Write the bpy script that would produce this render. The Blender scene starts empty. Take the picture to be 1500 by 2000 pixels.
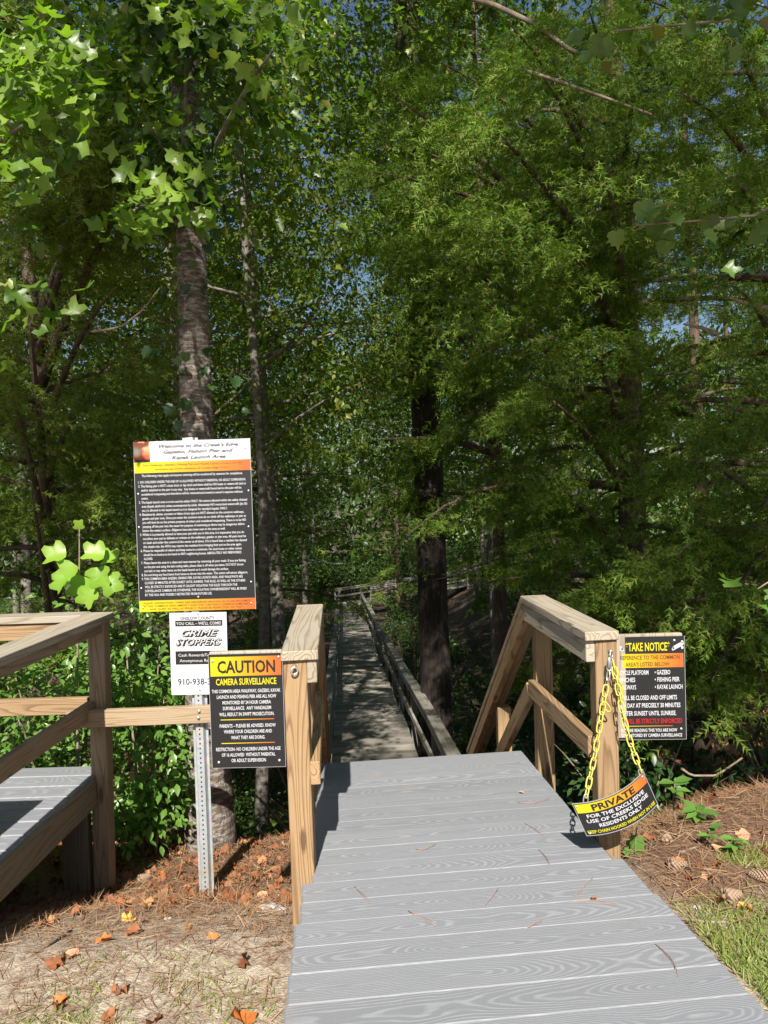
import bpy, math, random
import numpy as np
from mathutils import Vector, Matrix
rad = math.radians
S = bpy.context.scene
C = bpy.data.collections.new('scene_objects'); S.collection.children.link(C)
RNG = np.random.default_rng(7)
random.seed(7)

# ------------------------------------------------------------------ camera, sky, sun, exposure
CAMH, PITCH, ROLL, FPX = 1.65, rad(1.4), rad(1.75), 1444.0
_f = Vector((0, math.cos(PITCH), -math.sin(PITCH))); _r0 = Vector((1, 0, 0)); _u0 = _r0.cross(_f)
_r = _r0*math.cos(ROLL) - _u0*math.sin(ROLL); _u = _u0*math.cos(ROLL) + _r0*math.sin(ROLL)
cd = bpy.data.cameras.new('camera'); cam = bpy.data.objects.new('camera', cd); C.objects.link(cam)
cd.sensor_fit = 'VERTICAL'; cd.sensor_height = 36.0; cd.lens = 36.0*FPX/2000.0
cd.clip_start = 0.05; cd.clip_end = 1500.0
cam.matrix_world = Matrix.Translation((0, 0, CAMH)) @ Matrix((_r, _u, -_f)).transposed().to_4x4()
S.camera = cam
S.view_settings.view_transform = 'Standard'; S.view_settings.look = 'None'
S.view_settings.exposure = 1.0; S.view_settings.gamma = 1.0; S.view_settings.use_curve_mapping = False
W = bpy.data.worlds.new('World'); S.world = W; W.use_nodes = True
wn = W.node_tree.nodes; wl = W.node_tree.links
sky = wn.new('ShaderNodeTexSky'); sky.sky_type = 'NISHITA'; sky.sun_disc = False
sky.sun_elevation = rad(42); sky.sun_rotation = rad(183); sky.air_density = 1.0; sky.dust_density = 1.0; sky.ozone_density = 1.5
wn['Background'].inputs[1].default_value = 0.05
wl.new(sky.outputs[0], wn['Background'].inputs[0])
AZ, EL = rad(3), rad(42)
ld = Vector((math.sin(AZ)*math.cos(EL), math.cos(AZ)*math.cos(EL), -math.sin(EL)))
sd = bpy.data.lights.new('sun', 'SUN'); sd.energy = 5.0; sd.angle = rad(0.53); sd.color = (1.0, 0.955, 0.88)
sun = bpy.data.objects.new('sun', sd); C.objects.link(sun); sun.rotation_euler = ld.to_track_quat('-Z', 'Y').to_euler()
S.render.engine = 'CYCLES'
S.cycles.max_bounces = 5; S.cycles.diffuse_bounces = 2; S.cycles.transmission_bounces = 3; S.cycles.glossy_bounces = 1
S.cycles.caustics_reflective = False; S.cycles.caustics_refractive = False

def at(px, py, y):
    """world point seen at photo pixel (px,py) on the vertical plane at distance y"""
    v = _f + _r*((px-750)/FPX) - _u*((py-1000)/FPX)
    return Vector((0, 0, CAMH)) + v*(y/v.y)

# ------------------------------------------------------------------ helpers
def link(o, parent=None):
    C.objects.link(o)
    if parent is not None: o.parent = parent
    return o
def tag(o, label=None, cat=None, group=None, kind=None):
    if label: o['label'] = label
    if cat: o['category'] = cat
    if group: o['group'] = group
    if kind: o['kind'] = kind
    return o
def empty(name, loc, label, cat, group=None, rz=0):
    o = bpy.data.objects.new(name, None); o.empty_display_size = .1
    o.location = loc; o.rotation_euler = (0, 0, rz); link(o)
    return tag(o, label, cat, group)
def put(o, M, parent=None):
    """world matrix M for a child of an (unrotated or rotated) empty"""
    link(o, parent)
    if parent is not None:
        PM = Matrix.Translation(parent.location) @ parent.rotation_euler.to_matrix().to_4x4()
        if parent.parent is not None: PM = parent_m(parent)
        M = PM.inverted() @ M
    o.matrix_local = M
    return o
def parent_m(p):
    m = p.matrix_basis.copy()
    while p.parent is not None:
        p = p.parent; m = p.matrix_basis @ m
    return m
def dup(o, parent=None):
    c = o.copy(); link(c)
    c.parent = parent
    for ch in list(o.children): dup(ch, c)
    return c
def mesh(name, V, F, mat=None, smooth=False):
    me = bpy.data.meshes.new(name); me.from_pydata([tuple(v) for v in V], [], [tuple(f) for f in F]); me.update()
    if mat: me.materials.append(mat)
    if smooth: me.shade_smooth()
    return me
def trimesh(name, V, T, mat):
    me = bpy.data.meshes.new(name)
    V = np.asarray(V, dtype=np.float32); T = np.asarray(T, dtype=np.int32)
    me.vertices.add(len(V)); me.vertices.foreach_set('co', V.ravel())
    me.loops.add(T.size); me.loops.foreach_set('vertex_index', T.ravel())
    me.polygons.add(len(T)); me.polygons.foreach_set('loop_start', np.arange(0, T.size, 3, dtype=np.int32))
    me.update(calc_edges=True); me.materials.append(mat)
    return me
_bc = {}
def box_mesh(name, L, Wd, H, mat, ch=.003, key=None):
    """chamfered box centred on the origin; shared by size"""
    k = (name, round(L, 3), round(Wd, 3), round(H, 3), mat.name, round(ch, 4))
    if k in _bc: return _bc[k]
    x, y, z = L/2, Wd/2, H/2; V = []; idx = {}
    for sx in (-1, 1):
        for sy in (-1, 1):
            for sz in (-1, 1):
                idx[sx, sy, sz] = len(V)
                V += [(sx*x, sy*(y-ch), sz*(z-ch)), (sx*(x-ch), sy*y, sz*(z-ch)), (sx*(x-ch), sy*(y-ch), sz*z)]
    I = lambda sx, sy, sz, a: idx[sx, sy, sz]+a
    F = []
    def q(f, out):
        a, b, c = (Vector(V[i]) for i in f[:3])
        if (b-a).cross(c-a).dot(Vector(out)) < 0: f = f[::-1]
        F.append(f)
    for s in (-1, 1):
        q([I(s,-1,-1,0), I(s,1,-1,0), I(s,1,1,0), I(s,-1,1,0)], (s,0,0))
        q([I(-1,s,-1,1), I(1,s,-1,1), I(1,s,1,1), I(-1,s,1,1)], (0,s,0))
        q([I(-1,-1,s,2), I(1,-1,s,2), I(1,1,s,2), I(-1,1,s,2)], (0,0,s))
        for t in (-1, 1):
            q([I(s,t,-1,0), I(s,t,1,0), I(s,t,1,1), I(s,t,-1,1)], (s,t,0))
            q([I(s,-1,t,0), I(s,1,t,0), I(s,1,t,2), I(s,-1,t,2)], (s,0,t))
            q([I(-1,s,t,1), I(1,s,t,1), I(1,s,t,2), I(-1,s,t,2)], (0,s,t))
            for w in (-1, 1):
                q([I(s,t,w,0), I(s,t,w,1), I(s,t,w,2)], (s,t,w))
    me = mesh(name, V, F, mat); _bc[k] = me
    return me
def beam(name, p0, p1, w, h, mat, parent, up=(0, 0, 1), ch=.003, label=None):
    """a plank from p0 to p1 (centre line); grain along local X; w across, h along up"""
    p0, p1 = Vector(p0), Vector(p1); X = (p1-p0); L = X.length; X.normalize()
    Z = Vector(up); Z = (Z - X*Z.dot(X)).normalized(); Y = Z.cross(X)
    o = bpy.data.objects.new(name, box_mesh(name, L, w, h, mat, ch))
    M = Matrix((X, Y, Z)).transposed().to_4x4(); M.translation = (p0+p1)/2
    put(o, M, parent)
    if label: o['label'] = label
    return o
def tube(name, pts, radii, mat, n=8, cap=True, bump=0.0, smooth=True, rng=None):
    """tapered tube mesh along a polyline"""
    pts = [Vector(p) for p in pts]; V = []; F = []
    prevx = None
    for i, p in enumerate(pts):
        t = (pts[min(i+1, len(pts)-1)] - pts[max(i-1, 0)])
        t = t.normalized() if t.length > 1e-9 else Vector((0, 0, 1))
        a = prevx if prevx is not None else (Vector((1, 0, 0)) if abs(t.x) < .8 else Vector((0, 1, 0)))
        x = (a - t*a.dot(t)).normalized(); y = t.cross(x); prevx = x
        for k in range(n):
            ang = 2*math.pi*k/n; r = radii[i]
            if bump: r *= 1 + bump*(random.random()-.5)
            V.append(p + (x*math.cos(ang) + y*math.sin(ang))*r)
    for i in range(len(pts)-1):
        for k in range(n):
            a = i*n+k; b = i*n+(k+1) % n
            F.append((a, b, b+n, a+n))
    if cap: F.append(tuple(range(n-1, -1, -1))); F.append(tuple((len(pts)-1)*n+k for k in range(n)))
    return mesh(name, V, F, mat, smooth)
def obj(name, me, parent=None, loc=None):
    o = bpy.data.objects.new(name, me); link(o, parent)
    if loc is not None: o.location = loc
    return o
def unit(a): return a/np.maximum(np.linalg.norm(a, axis=-1, keepdims=True), 1e-9)

# ------------------------------------------------------------------ materials
def mat(name, col, rough=.6, metal=0., spec=.5):
    m = bpy.data.materials.new(name); m.use_nodes = True
    b = m.node_tree.nodes['Principled BSDF']
    b.inputs['Base Color'].default_value = (*col, 1); b.inputs['Roughness'].default_value = rough
    b.inputs['Metallic'].default_value = metal; b.inputs['Specular IOR Level'].default_value = spec
    return m
class NB:
    """small node-tree builder"""
    def __init__(s, name):
        s.m = bpy.data.materials.new(name); s.m.use_nodes = True; s.t = s.m.node_tree; s.n = s.t.nodes; s.l = s.t.links
        s.b = s.n['Principled BSDF']
    def new(s, typ, **k):
        n = s.n.new('ShaderNode'+typ)
        for a, v in k.items(): setattr(n, a, v)
        return n
    def set(s, sock, v):
        if isinstance(v, bpy.types.NodeSocket): s.l.new(v, sock)
        elif v is not None: sock.default_value = v
    def math(s, op, a, b=None, c=None):
        n = s.new('Math', operation=op); s.set(n.inputs[0], a)
        if b is not None: s.set(n.inputs[1], b)
        if c is not None: s.set(n.inputs[2], c)
        return n.outputs[0]
    def noise(s, vec, scale, detail=3, rough=.5, dist=0., w=None):
        n = s.new('TexNoise')
        if w is not None: n.noise_dimensions = '4D'; s.set(n.inputs['W'], w)
        s.set(n.inputs['Vector'], vec); n.inputs['Scale'].default_value = scale; n.inputs['Detail'].default_value = detail
        n.inputs['Roughness'].default_value = rough; n.inputs['Distortion'].default_value = dist
        return n.outputs['Fac']
    def ramp(s, fac, stops, interp='LINEAR'):
        n = s.new('ValToRGB'); s.set(n.inputs[0], fac); r = n.color_ramp; r.interpolation = interp
        while len(r.elements) < len(stops): r.elements.new(.5)
        for e, (p, c) in zip(r.elements, stops):
            e.position = p; e.color = (*c, 1) if len(c) == 3 else c
        return n.outputs[0]
    def mix(s, f, a, b, typ='MIX'):
        n = s.new('MixRGB', blend_type=typ); s.set(n.inputs[0], f)
        s.set(n.inputs[1], (*a, 1) if isinstance(a, tuple) else a); s.set(n.inputs[2], (*b, 1) if isinstance(b, tuple) else b)
        return n.outputs[0]
    def mapping(s, vec, sc, loc=None):
        n = s.new('Mapping'); s.set(n.inputs[0], vec); n.inputs['Scale'].default_value = sc
        if loc is not None: s.set(n.inputs['Location'], loc)
        return n.outputs[0]
    def tc(s, w='Object'): return s.new('TexCoord').outputs[w]
    def rand(s): return s.new('ObjectInfo').outputs['Random']
    def bump(s, h, st, d=.01):
        n = s.new('Bump'); n.inputs['Strength'].default_value = st; n.inputs['Distance'].default_value = d; s.set(n.inputs['Height'], h)
        s.l.new(n.outputs[0], s.b.inputs['Normal'])

def wood(name, light, dark, weather=(.32, .30, .26), wamt=.35, rings=26, rough=.75, var=.3):
    n = NB(name); v = n.tc(); r = n.rand(); w = n.math('MULTIPLY', r, 37.0)
    field = n.noise(n.mapping(v, (.55, 9.5, 9.5)), 1.0, 1.5, .4, .2, w)
    ring = n.math('FRACT', n.math('MULTIPLY', field, float(rings)))
    line = n.ramp(ring, [(0, (0, 0, 0)), (.55, (.15,)*3), (.86, (1,)*3), (1, (0,)*3)])
    fine = n.noise(n.mapping(v, (6, 160, 160)), 1.0, 3, .6)
    blot = n.noise(v, 4.5, 4, .6, .3, w)
    base = n.mix(line, light, dark)
    base = n.mix(n.ramp(fine, [(.35, (0,)*3), (.75, (.35,)*3)]), base, dark)
    base = n.mix(n.math('MULTIPLY', n.ramp(blot, [(.35, (0,)*3), (.7, (1,)*3)]), wamt), base, weather)
    kn = n.new('TexVoronoi'); n.l.new(n.mapping(v, (2.2, 9, 9)), kn.inputs['Vector']); kn.inputs['Scale'].default_value = 1.0
    base = n.mix(n.ramp(kn.outputs['Distance'], [(.08, (.8,)*3), (.14, (0,)*3)]), base, tuple(c*.45 for c in dark))
    hs = n.new('HueSaturation'); n.set(hs.inputs['Value'], n.math('MULTIPLY_ADD', r, var, 1.03-var/2)); n.l.new(base, hs.inputs['Color'])
    n.l.new(hs.outputs[0], n.b.inputs['Base Color']); n.b.inputs['Roughness'].default_value = rough
    n.bump(n.math('ADD', line, n.math('MULTIPLY', fine, .8)), .35, .003)
    return n.m
M_pine = wood('new_treated_pine', (0.338, 0.215, 0.104), (0.144, 0.072, 0.029), (0.302, 0.223, 0.136), .3, 30)
M_pine_w = wood('weathered_pine', (0.324, 0.232, 0.136), (0.171, 0.105, 0.055), (0.297, 0.236, 0.161), .5, 30)
M_cap = wood('weathered_cap_pine', (0.340, 0.286, 0.204), (0.170, 0.122, 0.075), (0.313, 0.293, 0.252), .5, 20)
M_old = wood('old_grey_wood', (0.294, 0.259, 0.213), (0.155, 0.130, 0.103), (0.220, 0.216, 0.177), .6, 16, .85, var=.75)
M_rim = wood('rim_board_wood', (0.212, 0.163, 0.097), (0.124, 0.094, 0.054), (0.186, 0.146, 0.100), .6, 14)

def composite(name):
    n = NB(name); v = n.tc(); r = n.rand(); w = n.math('MULTIPLY', r, 53.0)
    q = n.new('SeparateXYZ'); n.l.new(v, q.inputs[0])
    n1 = n.noise(n.mapping(v, (1.6, .01, 1)), 1.0, 1.5, .5, 0, w); n2 = n.noise(n.mapping(v, (5, 22, 1)), 1.0, 2, .5, 0, w)
    yy = n.math('ADD', q.outputs[1], n.math('MULTIPLY', n.math('SUBTRACT', n1, .5), .09))
    zz = n.math('ADD', n.math('ADD', n.math('MULTIPLY', q.outputs[0], .075), n.math('MULTIPLY', n.math('SUBTRACT', n1, .5), .20)), n.math('MULTIPLY_ADD', r, .16, -.08))
    field = n.math('SQRT', n.math('ADD', n.math('MULTIPLY', yy, yy), n.math('MULTIPLY', zz, zz)))
    ring = n.math('FRACT', n.math('ADD', n.math('MULTIPLY', field, 150.0), n.math('MULTIPLY', n2, 2.6)))
    line = n.ramp(ring, [(.0, (0,)*3), (.42, (0,)*3), (.62, (1,)*3), (.80, (.9,)*3), (.95, (0,)*3)])
    brk = n.noise(n.mapping(v, (9, 70, 1)), 1.0, 3, .6, 0, w)
    line2 = n.math('MULTIPLY', line, n.ramp(brk, [(.3, (.25,)*3), (.6, (1,)*3)]))
    c = n.mix(line2, (.190, .195, .208), (.262, .269, .284))
    sp = n.noise(v, 260, 2, .6)
    c = n.mix(n.ramp(sp, [(.62, (0,)*3), (.75, (.35,)*3)]), c, (.40, .40, .41))
    st = n.noise(n.tc('Object'), 3.2, 5, .62, .4, w)
    c = n.mix(n.ramp(st, [(.60, (0,)*3), (.78, (.32,)*3)]), c, (.33, .26, .19))
    hs = n.new('HueSaturation'); n.set(hs.inputs['Value'], n.math('MULTIPLY_ADD', r, .12, .94)); n.l.new(c, hs.inputs['Color'])
    n.l.new(hs.outputs[0], n.b.inputs['Base Color'])
    n.b.inputs['Roughness'].default_value = .62
    n.bump(n.math('ADD', line2, n.math('MULTIPLY', sp, .4)), .25, .002)
    return n.m
M_comp = composite('grey_composite_decking')

def bark(name, a, b, sc=(9, 9, 1.6), patch=None, st=1.0, psc=(5, 5, 11)):
    n = NB(name); v = n.tc()
    f = n.noise(n.mapping(v, sc), 1.6, 6, .65, .6)
    c = n.ramp(f, [(.32, b), (.62, a)])
    if patch:
        p = n.noise(n.mapping(v, psc), 1.5, 5, .7, .5)
        c = n.mix(n.ramp(p, [(.47, (0,)*3), (.60, (1,)*3)]), c, patch)
    n.l.new(c, n.b.inputs['Base Color']); n.b.inputs['Roughness'].default_value = .9
    n.bump(f, st, .03)
    return n.m
M_tulipbark = bark('tulip_tree_bark', (0.158, 0.116, 0.084), (0.053, 0.037, 0.027), (12, 12, 5), (0.315, 0.289, 0.252), 1.0, (9, 9, 30))
M_pinebark = bark('pine_bark', (0.047, 0.032, 0.024), (0.007, 0.005, 0.004), (13, 13, 1.7), None, 1.0)
M_greybark = bark('grey_bark', (.17, .145, .115), (.07, .058, .045), (10, 10, 3), (.24, .22, .19), .7)
M_cedarbark = bark('cedar_bark', (0.140, 0.091, 0.063), (0.042, 0.027, 0.020), (14, 14, 1), None, .9)
M_twig = bark('twig_bark', (0.285, 0.225, 0.165), (0.150, 0.105, 0.068), (10, 10, 4), None, .5)

def leafmat(name, c1, c2, rough=.42, tr=.32, c3=None, spec=.5, tcol=None):
    n = NB(name); g = n.new('NewGeometry'); r = n.math('FRACT', n.math('ADD', g.outputs['Random Per Island'], n.rand()))
    stops = [(0, c1), (.85, c2)] + ([(.97, c3)] if c3 else [])
    c = n.ramp(r, stops)
    n.l.new(c, n.b.inputs['Base Color']); n.b.inputs['Roughness'].default_value = rough
    n.b.inputs['Specular IOR Level'].default_value = spec
    t = n.new('BsdfTranslucent'); mx = n.new('MixShader'); mx.inputs[0].default_value = tr
    n.l.new(n.mix(1.0, c, tcol or (1.5, 1.9, .6), 'MULTIPLY'), t.inputs[0])
    out = n.n['Material Output']; n.l.new(n.b.outputs[0], mx.inputs[1]); n.l.new(t.outputs[0], mx.inputs[2]); n.l.new(mx.outputs[0], out.inputs[0])
    return n.m
L_tulip = leafmat('tulip_leaf', (.10, .18, .02), (.20, .29, .035), .38, .38)
L_tulip2 = leafmat('young_tulip_leaf', (.20, .34, .035), (.27, .42, .05), .4, .4)
L_broad = leafmat('broadleaf_foliage', (.055, .115, .012), (.15, .215, .028), .42, .42, (.21, .21, .035))
L_broad2 = leafmat('warm_broadleaf_foliage', (.09, .135, .012), (.17, .21, .025), .42, .45, (.23, .21, .035))
L_cedar = leafmat('cedar_foliage', (0.055, 0.119, 0.011), (0.172, 0.259, 0.028), .6, .30, (0.230, 0.162, 0.057), .3)
L_cedar2 = leafmat('yellowish_cedar_foliage', (.085, .14, .014), (.20, .255, .036), .6, .30, (.22, .16, .06), .3)
L_shrub = leafmat('shrub_leaf', (.08, .18, .03), (.16, .27, .05), .35, .35)
L_wood = leafmat('shade_dimmed_woodland_foliage', (.028, .07, .008), (.08, .13, .015), .5, .35)  # leaf green darkened: the shade of the inner wood is put into the colour
L_deep = leafmat('shade_dimmed_deep_foliage', (.025, .06, .009), (.065, .115, .016), .45, .3)  # darker still, gloom of the far wood and its bushes painted into the leaves
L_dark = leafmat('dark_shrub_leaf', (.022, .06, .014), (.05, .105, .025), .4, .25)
L_vine = leafmat('grape_vine_leaf', (.09, .15, .03), (.14, .21, .04), .45, .4, (.19, .16, .05))
L_laurel = leafmat('laurel_leaf', (.08, .17, .035), (.14, .26, .05), .3, .3)
L_dead = leafmat('dead_leaf', (0.180, 0.058, 0.021), (0.328, 0.133, 0.056), .7, .15, (0.426, 0.234, 0.098), .3, (1.2, .9, .6))
L_needle = leafmat('fallen_pine_needle', (0.176, 0.088, 0.040), (0.336, 0.200, 0.112), .7, .1, (0.400, 0.288, 0.192), .3, (1, 1, 1))
L_grass = leafmat('grass_blade', (.14, .19, .04), (.27, .31, .08), .6, .3, (.42, .36, .2), .3)

# printed / metal / plastic
M_black = mat('black_sign_plate', (.011, .011, .013), .42)
M_white = mat('white_sign_plate', (.50, .50, .515), .4)
M_edge = mat('plate_edge_aluminium', (.36, .36, .36), .4, .3)
M_wprint = mat('white_print', (.46, .46, .475), .45)
M_yprint = mat('yellow_print', (.46, .41, .01), .45)
M_rprint = mat('red_print', (.38, .008, .010), .45)
M_kprint = mat('black_print', (.014, .011, .010), .45)
M_gprint = mat('grey_print', (.035, .033, .045), .5)
M_oprint = mat('brown_print', (.09, .035, .006), .5)
M_steel = mat('galvanised_steel', (.55, .56, .57), .42, .85)
M_screw = mat('screw_head', (.62, .61, .58), .4, .8)
M_chain = mat('yellow_plastic_chain', (.46, .40, .075), .45)
def gradmat(name, a, b, mid=None):
    n = NB(name); s = n.new('SeparateXYZ'); n.l.new(n.tc('Generated'), s.inputs[0])
    n.l.new(n.ramp(s.outputs[0], [(.15, a), (.45, mid or tuple((x+y)/2 for x, y in zip(a, b))), (.95, b)]), n.b.inputs['Base Color'])
    n.b.inputs['Roughness'].default_value = .42
    return n.m
M_band = gradmat('yellow_to_orange_band', (.46, .40, .005), (.46, .095, .018), (.46, .27, .008))
def galv():
    n = NB('galvanised_post'); v = n.tc()
    vo = n.new('TexVoronoi'); n.l.new(v, vo.inputs['Vector']); vo.inputs['Scale'].default_value = 60
    c = n.mix(n.noise(v, 12, 4, .6), (.36, .38, .40), (.55, .57, .59)); c = n.mix(.25, c, vo.outputs['Color'], 'SOFT_LIGHT')
    s = n.new('SeparateXYZ'); n.l.new(n.new('NewGeometry').outputs['Position'], s.inputs[0])
    dirt = n.math('MULTIPLY', n.ramp(n.noise(v, 18, 5, .7), [(.4, (0,)*3), (.6, (1,)*3)]), n.ramp(n.math('MULTIPLY_ADD', s.outputs[2], -3., -.4), [(0, (0,)*3), (.6, (.8,)*3)]))
    c = n.mix(dirt, c, (.45, .37, .27))
    n.l.new(c, n.b.inputs['Base Color']); n.b.inputs['Metallic'].default_value = .5; n.b.inputs['Roughness'].default_value = .5
    return n.m
M_galv = galv()
M_hole = mat('punched_hole', (.01, .01, .01), .9)

def ground_mat():
    n = NB('woodland_ground'); v = n.new('NewGeometry').outputs['Position']
    s = n.new('SeparateXYZ'); n.l.new(v, s.inputs[0])
    a = n.noise(v, 2.2, 6, .65, .5); b = n.noise(v, 34, 5, .7); c3 = n.noise(v, 130, 3, .7)
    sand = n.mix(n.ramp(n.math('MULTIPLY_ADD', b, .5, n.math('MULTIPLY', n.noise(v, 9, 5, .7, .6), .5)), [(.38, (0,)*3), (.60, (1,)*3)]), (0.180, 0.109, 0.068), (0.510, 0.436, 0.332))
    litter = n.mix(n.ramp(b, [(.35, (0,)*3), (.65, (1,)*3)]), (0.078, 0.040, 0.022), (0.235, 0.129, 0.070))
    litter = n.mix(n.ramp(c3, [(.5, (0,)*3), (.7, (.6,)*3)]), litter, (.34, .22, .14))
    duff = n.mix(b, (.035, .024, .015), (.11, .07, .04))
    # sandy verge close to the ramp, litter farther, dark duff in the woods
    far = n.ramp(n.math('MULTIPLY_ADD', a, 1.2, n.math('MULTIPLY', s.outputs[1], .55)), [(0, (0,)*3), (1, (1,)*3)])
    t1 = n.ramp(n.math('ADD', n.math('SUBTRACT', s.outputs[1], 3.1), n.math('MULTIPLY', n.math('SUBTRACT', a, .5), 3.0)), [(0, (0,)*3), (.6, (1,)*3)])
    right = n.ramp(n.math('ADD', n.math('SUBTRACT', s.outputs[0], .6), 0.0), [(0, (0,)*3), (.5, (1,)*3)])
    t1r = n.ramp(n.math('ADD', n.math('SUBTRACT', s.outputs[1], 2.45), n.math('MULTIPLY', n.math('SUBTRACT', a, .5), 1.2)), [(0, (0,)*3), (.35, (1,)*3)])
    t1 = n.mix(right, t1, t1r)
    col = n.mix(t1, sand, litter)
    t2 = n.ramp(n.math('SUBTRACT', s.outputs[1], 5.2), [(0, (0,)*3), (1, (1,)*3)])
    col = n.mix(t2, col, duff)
    # lawn of the neighbouring clearing seen between the trunks at the right
    g = n.math('MULTIPLY', n.ramp(n.math('SUBTRACT', s.outputs[0], 7.5), [(0, (0,)*3), (1, (1,)*3)]), n.ramp(n.math('MULTIPLY', n.math('SUBTRACT', s.outputs[1], 13.), .5), [(0, (0,)*3), (1, (1,)*3)]))
    col = n.mix(g, col, n.mix(b, (.12, .20, .04), (.22, .30, .07)))
    n.l.new(col, n.b.inputs['Base Color']); n.b.inputs['Roughness'].default_value = .95
    n.bump(n.math('ADD', n.math('MULTIPLY', b, 1.0), n.math('MULTIPLY', c3, .5)), .9, .02)
    return n.m
M_ground = ground_mat()

# ------------------------------------------------------------------ terrain
def ss(t): t = np.clip(t, 0, 1); return t*t*(3-2*t)
PY = [-60, 0, 2.7, 3.3, 3.8, 4.8, 6, 8, 10.5, 15, 21, 28, 42, 60, 400, 1200]
PZL = [.2, .05, .0, -.2, -.42, -.62, -1.2, -2.2, -2.75, -3.2, -3.8, -4.4, -5.6, -5.9, -6, -6]
PZR = [.2, .12, .12, .12, .02, -.3, -.6, -.95, -1.1, -1.2, -1.5, -2.0, -3.4, -4.5, -6, -6]
def gz(x, y):
    x = np.asarray(x, float); y = np.asarray(y, float)
    l = np.interp(y, PY, PZL); r = np.interp(y, PY, PZR)
    e0 = np.interp(y, [3, 6, 10], [.35, 1.6, 2.6]); e1 = np.interp(y, [3, 6, 10], [1.1, 4.0, 7.5])
    t = ss((x-e0)/(e1-e0))
    z = l*(1-t) + r*t
    z = z + .025*np.sin(x*2.3+y*1.1)*np.cos(y*1.9-x*.7) + .012*np.sin(x*7.1)*np.cos(y*6.3)
    z = z + np.where(y > 6, .12*np.sin(x*.9+1)*np.cos(y*.7), 0)*np.clip((y-6)/4, 0, 1)
    return z
def gzf(x, y): return float(gz(x, y))
xs = np.unique(np.concatenate([np.linspace(-6, 6, 121), np.linspace(-40, 40, 81), np.linspace(-900, 900, 37)]))
ys = np.unique(np.concatenate([np.linspace(-2, 8, 101), np.linspace(-20, 60, 81), np.linspace(-60, 1200, 43)]))
X, Y = np.meshgrid(xs, ys); Z = gz(X, Y)
nx, ny = len(xs), len(ys)
ii = np.arange(nx*ny).reshape(ny, nx)
a, b, c, d = ii[:-1, :-1].ravel(), ii[:-1, 1:].ravel(), ii[1:, 1:].ravel(), ii[1:, :-1].ravel()
T = np.concatenate([np.stack([a, b, c], 1), np.stack([a, c, d], 1)])
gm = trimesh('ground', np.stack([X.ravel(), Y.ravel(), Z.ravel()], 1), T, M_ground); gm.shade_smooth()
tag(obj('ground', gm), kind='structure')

# ------------------------------------------------------------------ entry ramp of grey composite boards with its two railings
RX = lambda y: .845 - .067*(y-3.0)        # right inner post line
LX = lambda y: -.313 - .072*(y-2.8)       # left inner post line
DZ = lambda y: .19 - .045*(y-3.0)         # deck surface height
ramp = empty('entry_ramp', (.27, 2.8, 0), 'grey composite board ramp with two wooden railings leading into the woods', 'ramp')
yc = 4.12; pitch_b = .1405
k = 0
while yc > 1.0:
    # the boards run a little askew: right end farther away
    yl, yr = yc-.055, yc+.055+.02
    wide = yc < 2.76
    xl = (LX(yl) - (.04 if wide else .006)) if yc > 2.5 else (-.355 + (2.76-yc)*.055)
    xr = (RX(yr) + (.042 if wide else -.0)) if yc > 2.5 else (.905 + (2.76-yc)*.088)
    j = random.uniform(-.0012, .0012)
    beam('deck_board', (xl, yl, DZ(yl)-.0125+j), (xr, yr, DZ(yr)-.0125+j*.5), pitch_b-.003, .025, M_comp, ramp, ch=.0065)
    yc -= pitch_b; k += 1
# joists and rim under the boards
for x0, x1 in ((-.255, -.335), (1.02, .76), (.38, .22)):
    beam('joist', (x0+.03, 1.2, DZ(1.2)-.097), (x1-.02, 4.12, DZ(4.12)-.097), .038, .138, M_pine_w, ramp)
beam('header_joist', (-.37, 4.17, DZ(4.17)-.10), (.74, 4.26, DZ(4.26)-.10), .038, .14, M_pine_w, ramp)

def railing(inner, side, y0, y1, foot_near, foot_far, root):
    """side=-1 left, +1 right; inner(y)= inner face x of the posts"""
    o = side
    top = 1.028
    cx = lambda y: inner(y)+o*.0445
    beam('front_post', (cx(y0)-.005*o, y0+.0445, foot_near), (cx(y0), y0+.0445, top), .089, .089, M_pine, root, up=(0, 1, 0), ch=.004)
    beam('back_post', (cx(y1), y1, foot_far), (cx(y1), y1, top), .089, .089, M_pine, root, up=(0, 1, 0), ch=.004)
    rx = lambda y: inner(y)-o*.020
    beam('top_rail', (rx(y0), y0+.001, top-.0455), (rx(y1), y1+.06, top-.0455), .038, .089, M_cap, root)
    beam('rail_cap', (inner(y0)+o*.0235, y0-.018, top+.0195), (inner(y1)+o*.0235, y1+.10, top+.0195), .140, .037, M_cap, root)
    beam('middle_rail', (rx(y0), y0+.002, .59), (rx(y1), y1-.02, .59), .038, .089, M_pine, root)
    # rails going down beside the stairs
    y2 = y1+1.95; dz = -(y2-y1)*.78
    beam('stair_rail', (rx(y1), y1+.07, top-.03), (rx(y2), y2, top-.02+dz), .038, .089, M_pine, root)
    beam('stair_rail_cap', (inner(y1)+o*.0235, y1+.085, top+.028), (inner(y2)+o*.0235, y2, top+.05+dz), .140, .037, M_pine_w, root)
    beam('lower_stair_rail', (rx(y1), y1-.0, .575), (rx(y2), y2, .56+dz), .038, .089, M_pine, root)
    for yy in (y1+.98, y1+1.93):
        zt = top-.06-(yy-y1)*.78
        beam('stair_post', (cx(yy), yy, float(gz(cx(yy), yy))-.3), (cx(yy), yy, zt), .089, .089, M_pine, root, up=(0, 1, 0), ch=.004)
railing(LX, -1, 2.80, 3.86, -.12, -.75, ramp)
railing(RX, 1, 3.00, 3.95, -.1, -.5, ramp)
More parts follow.
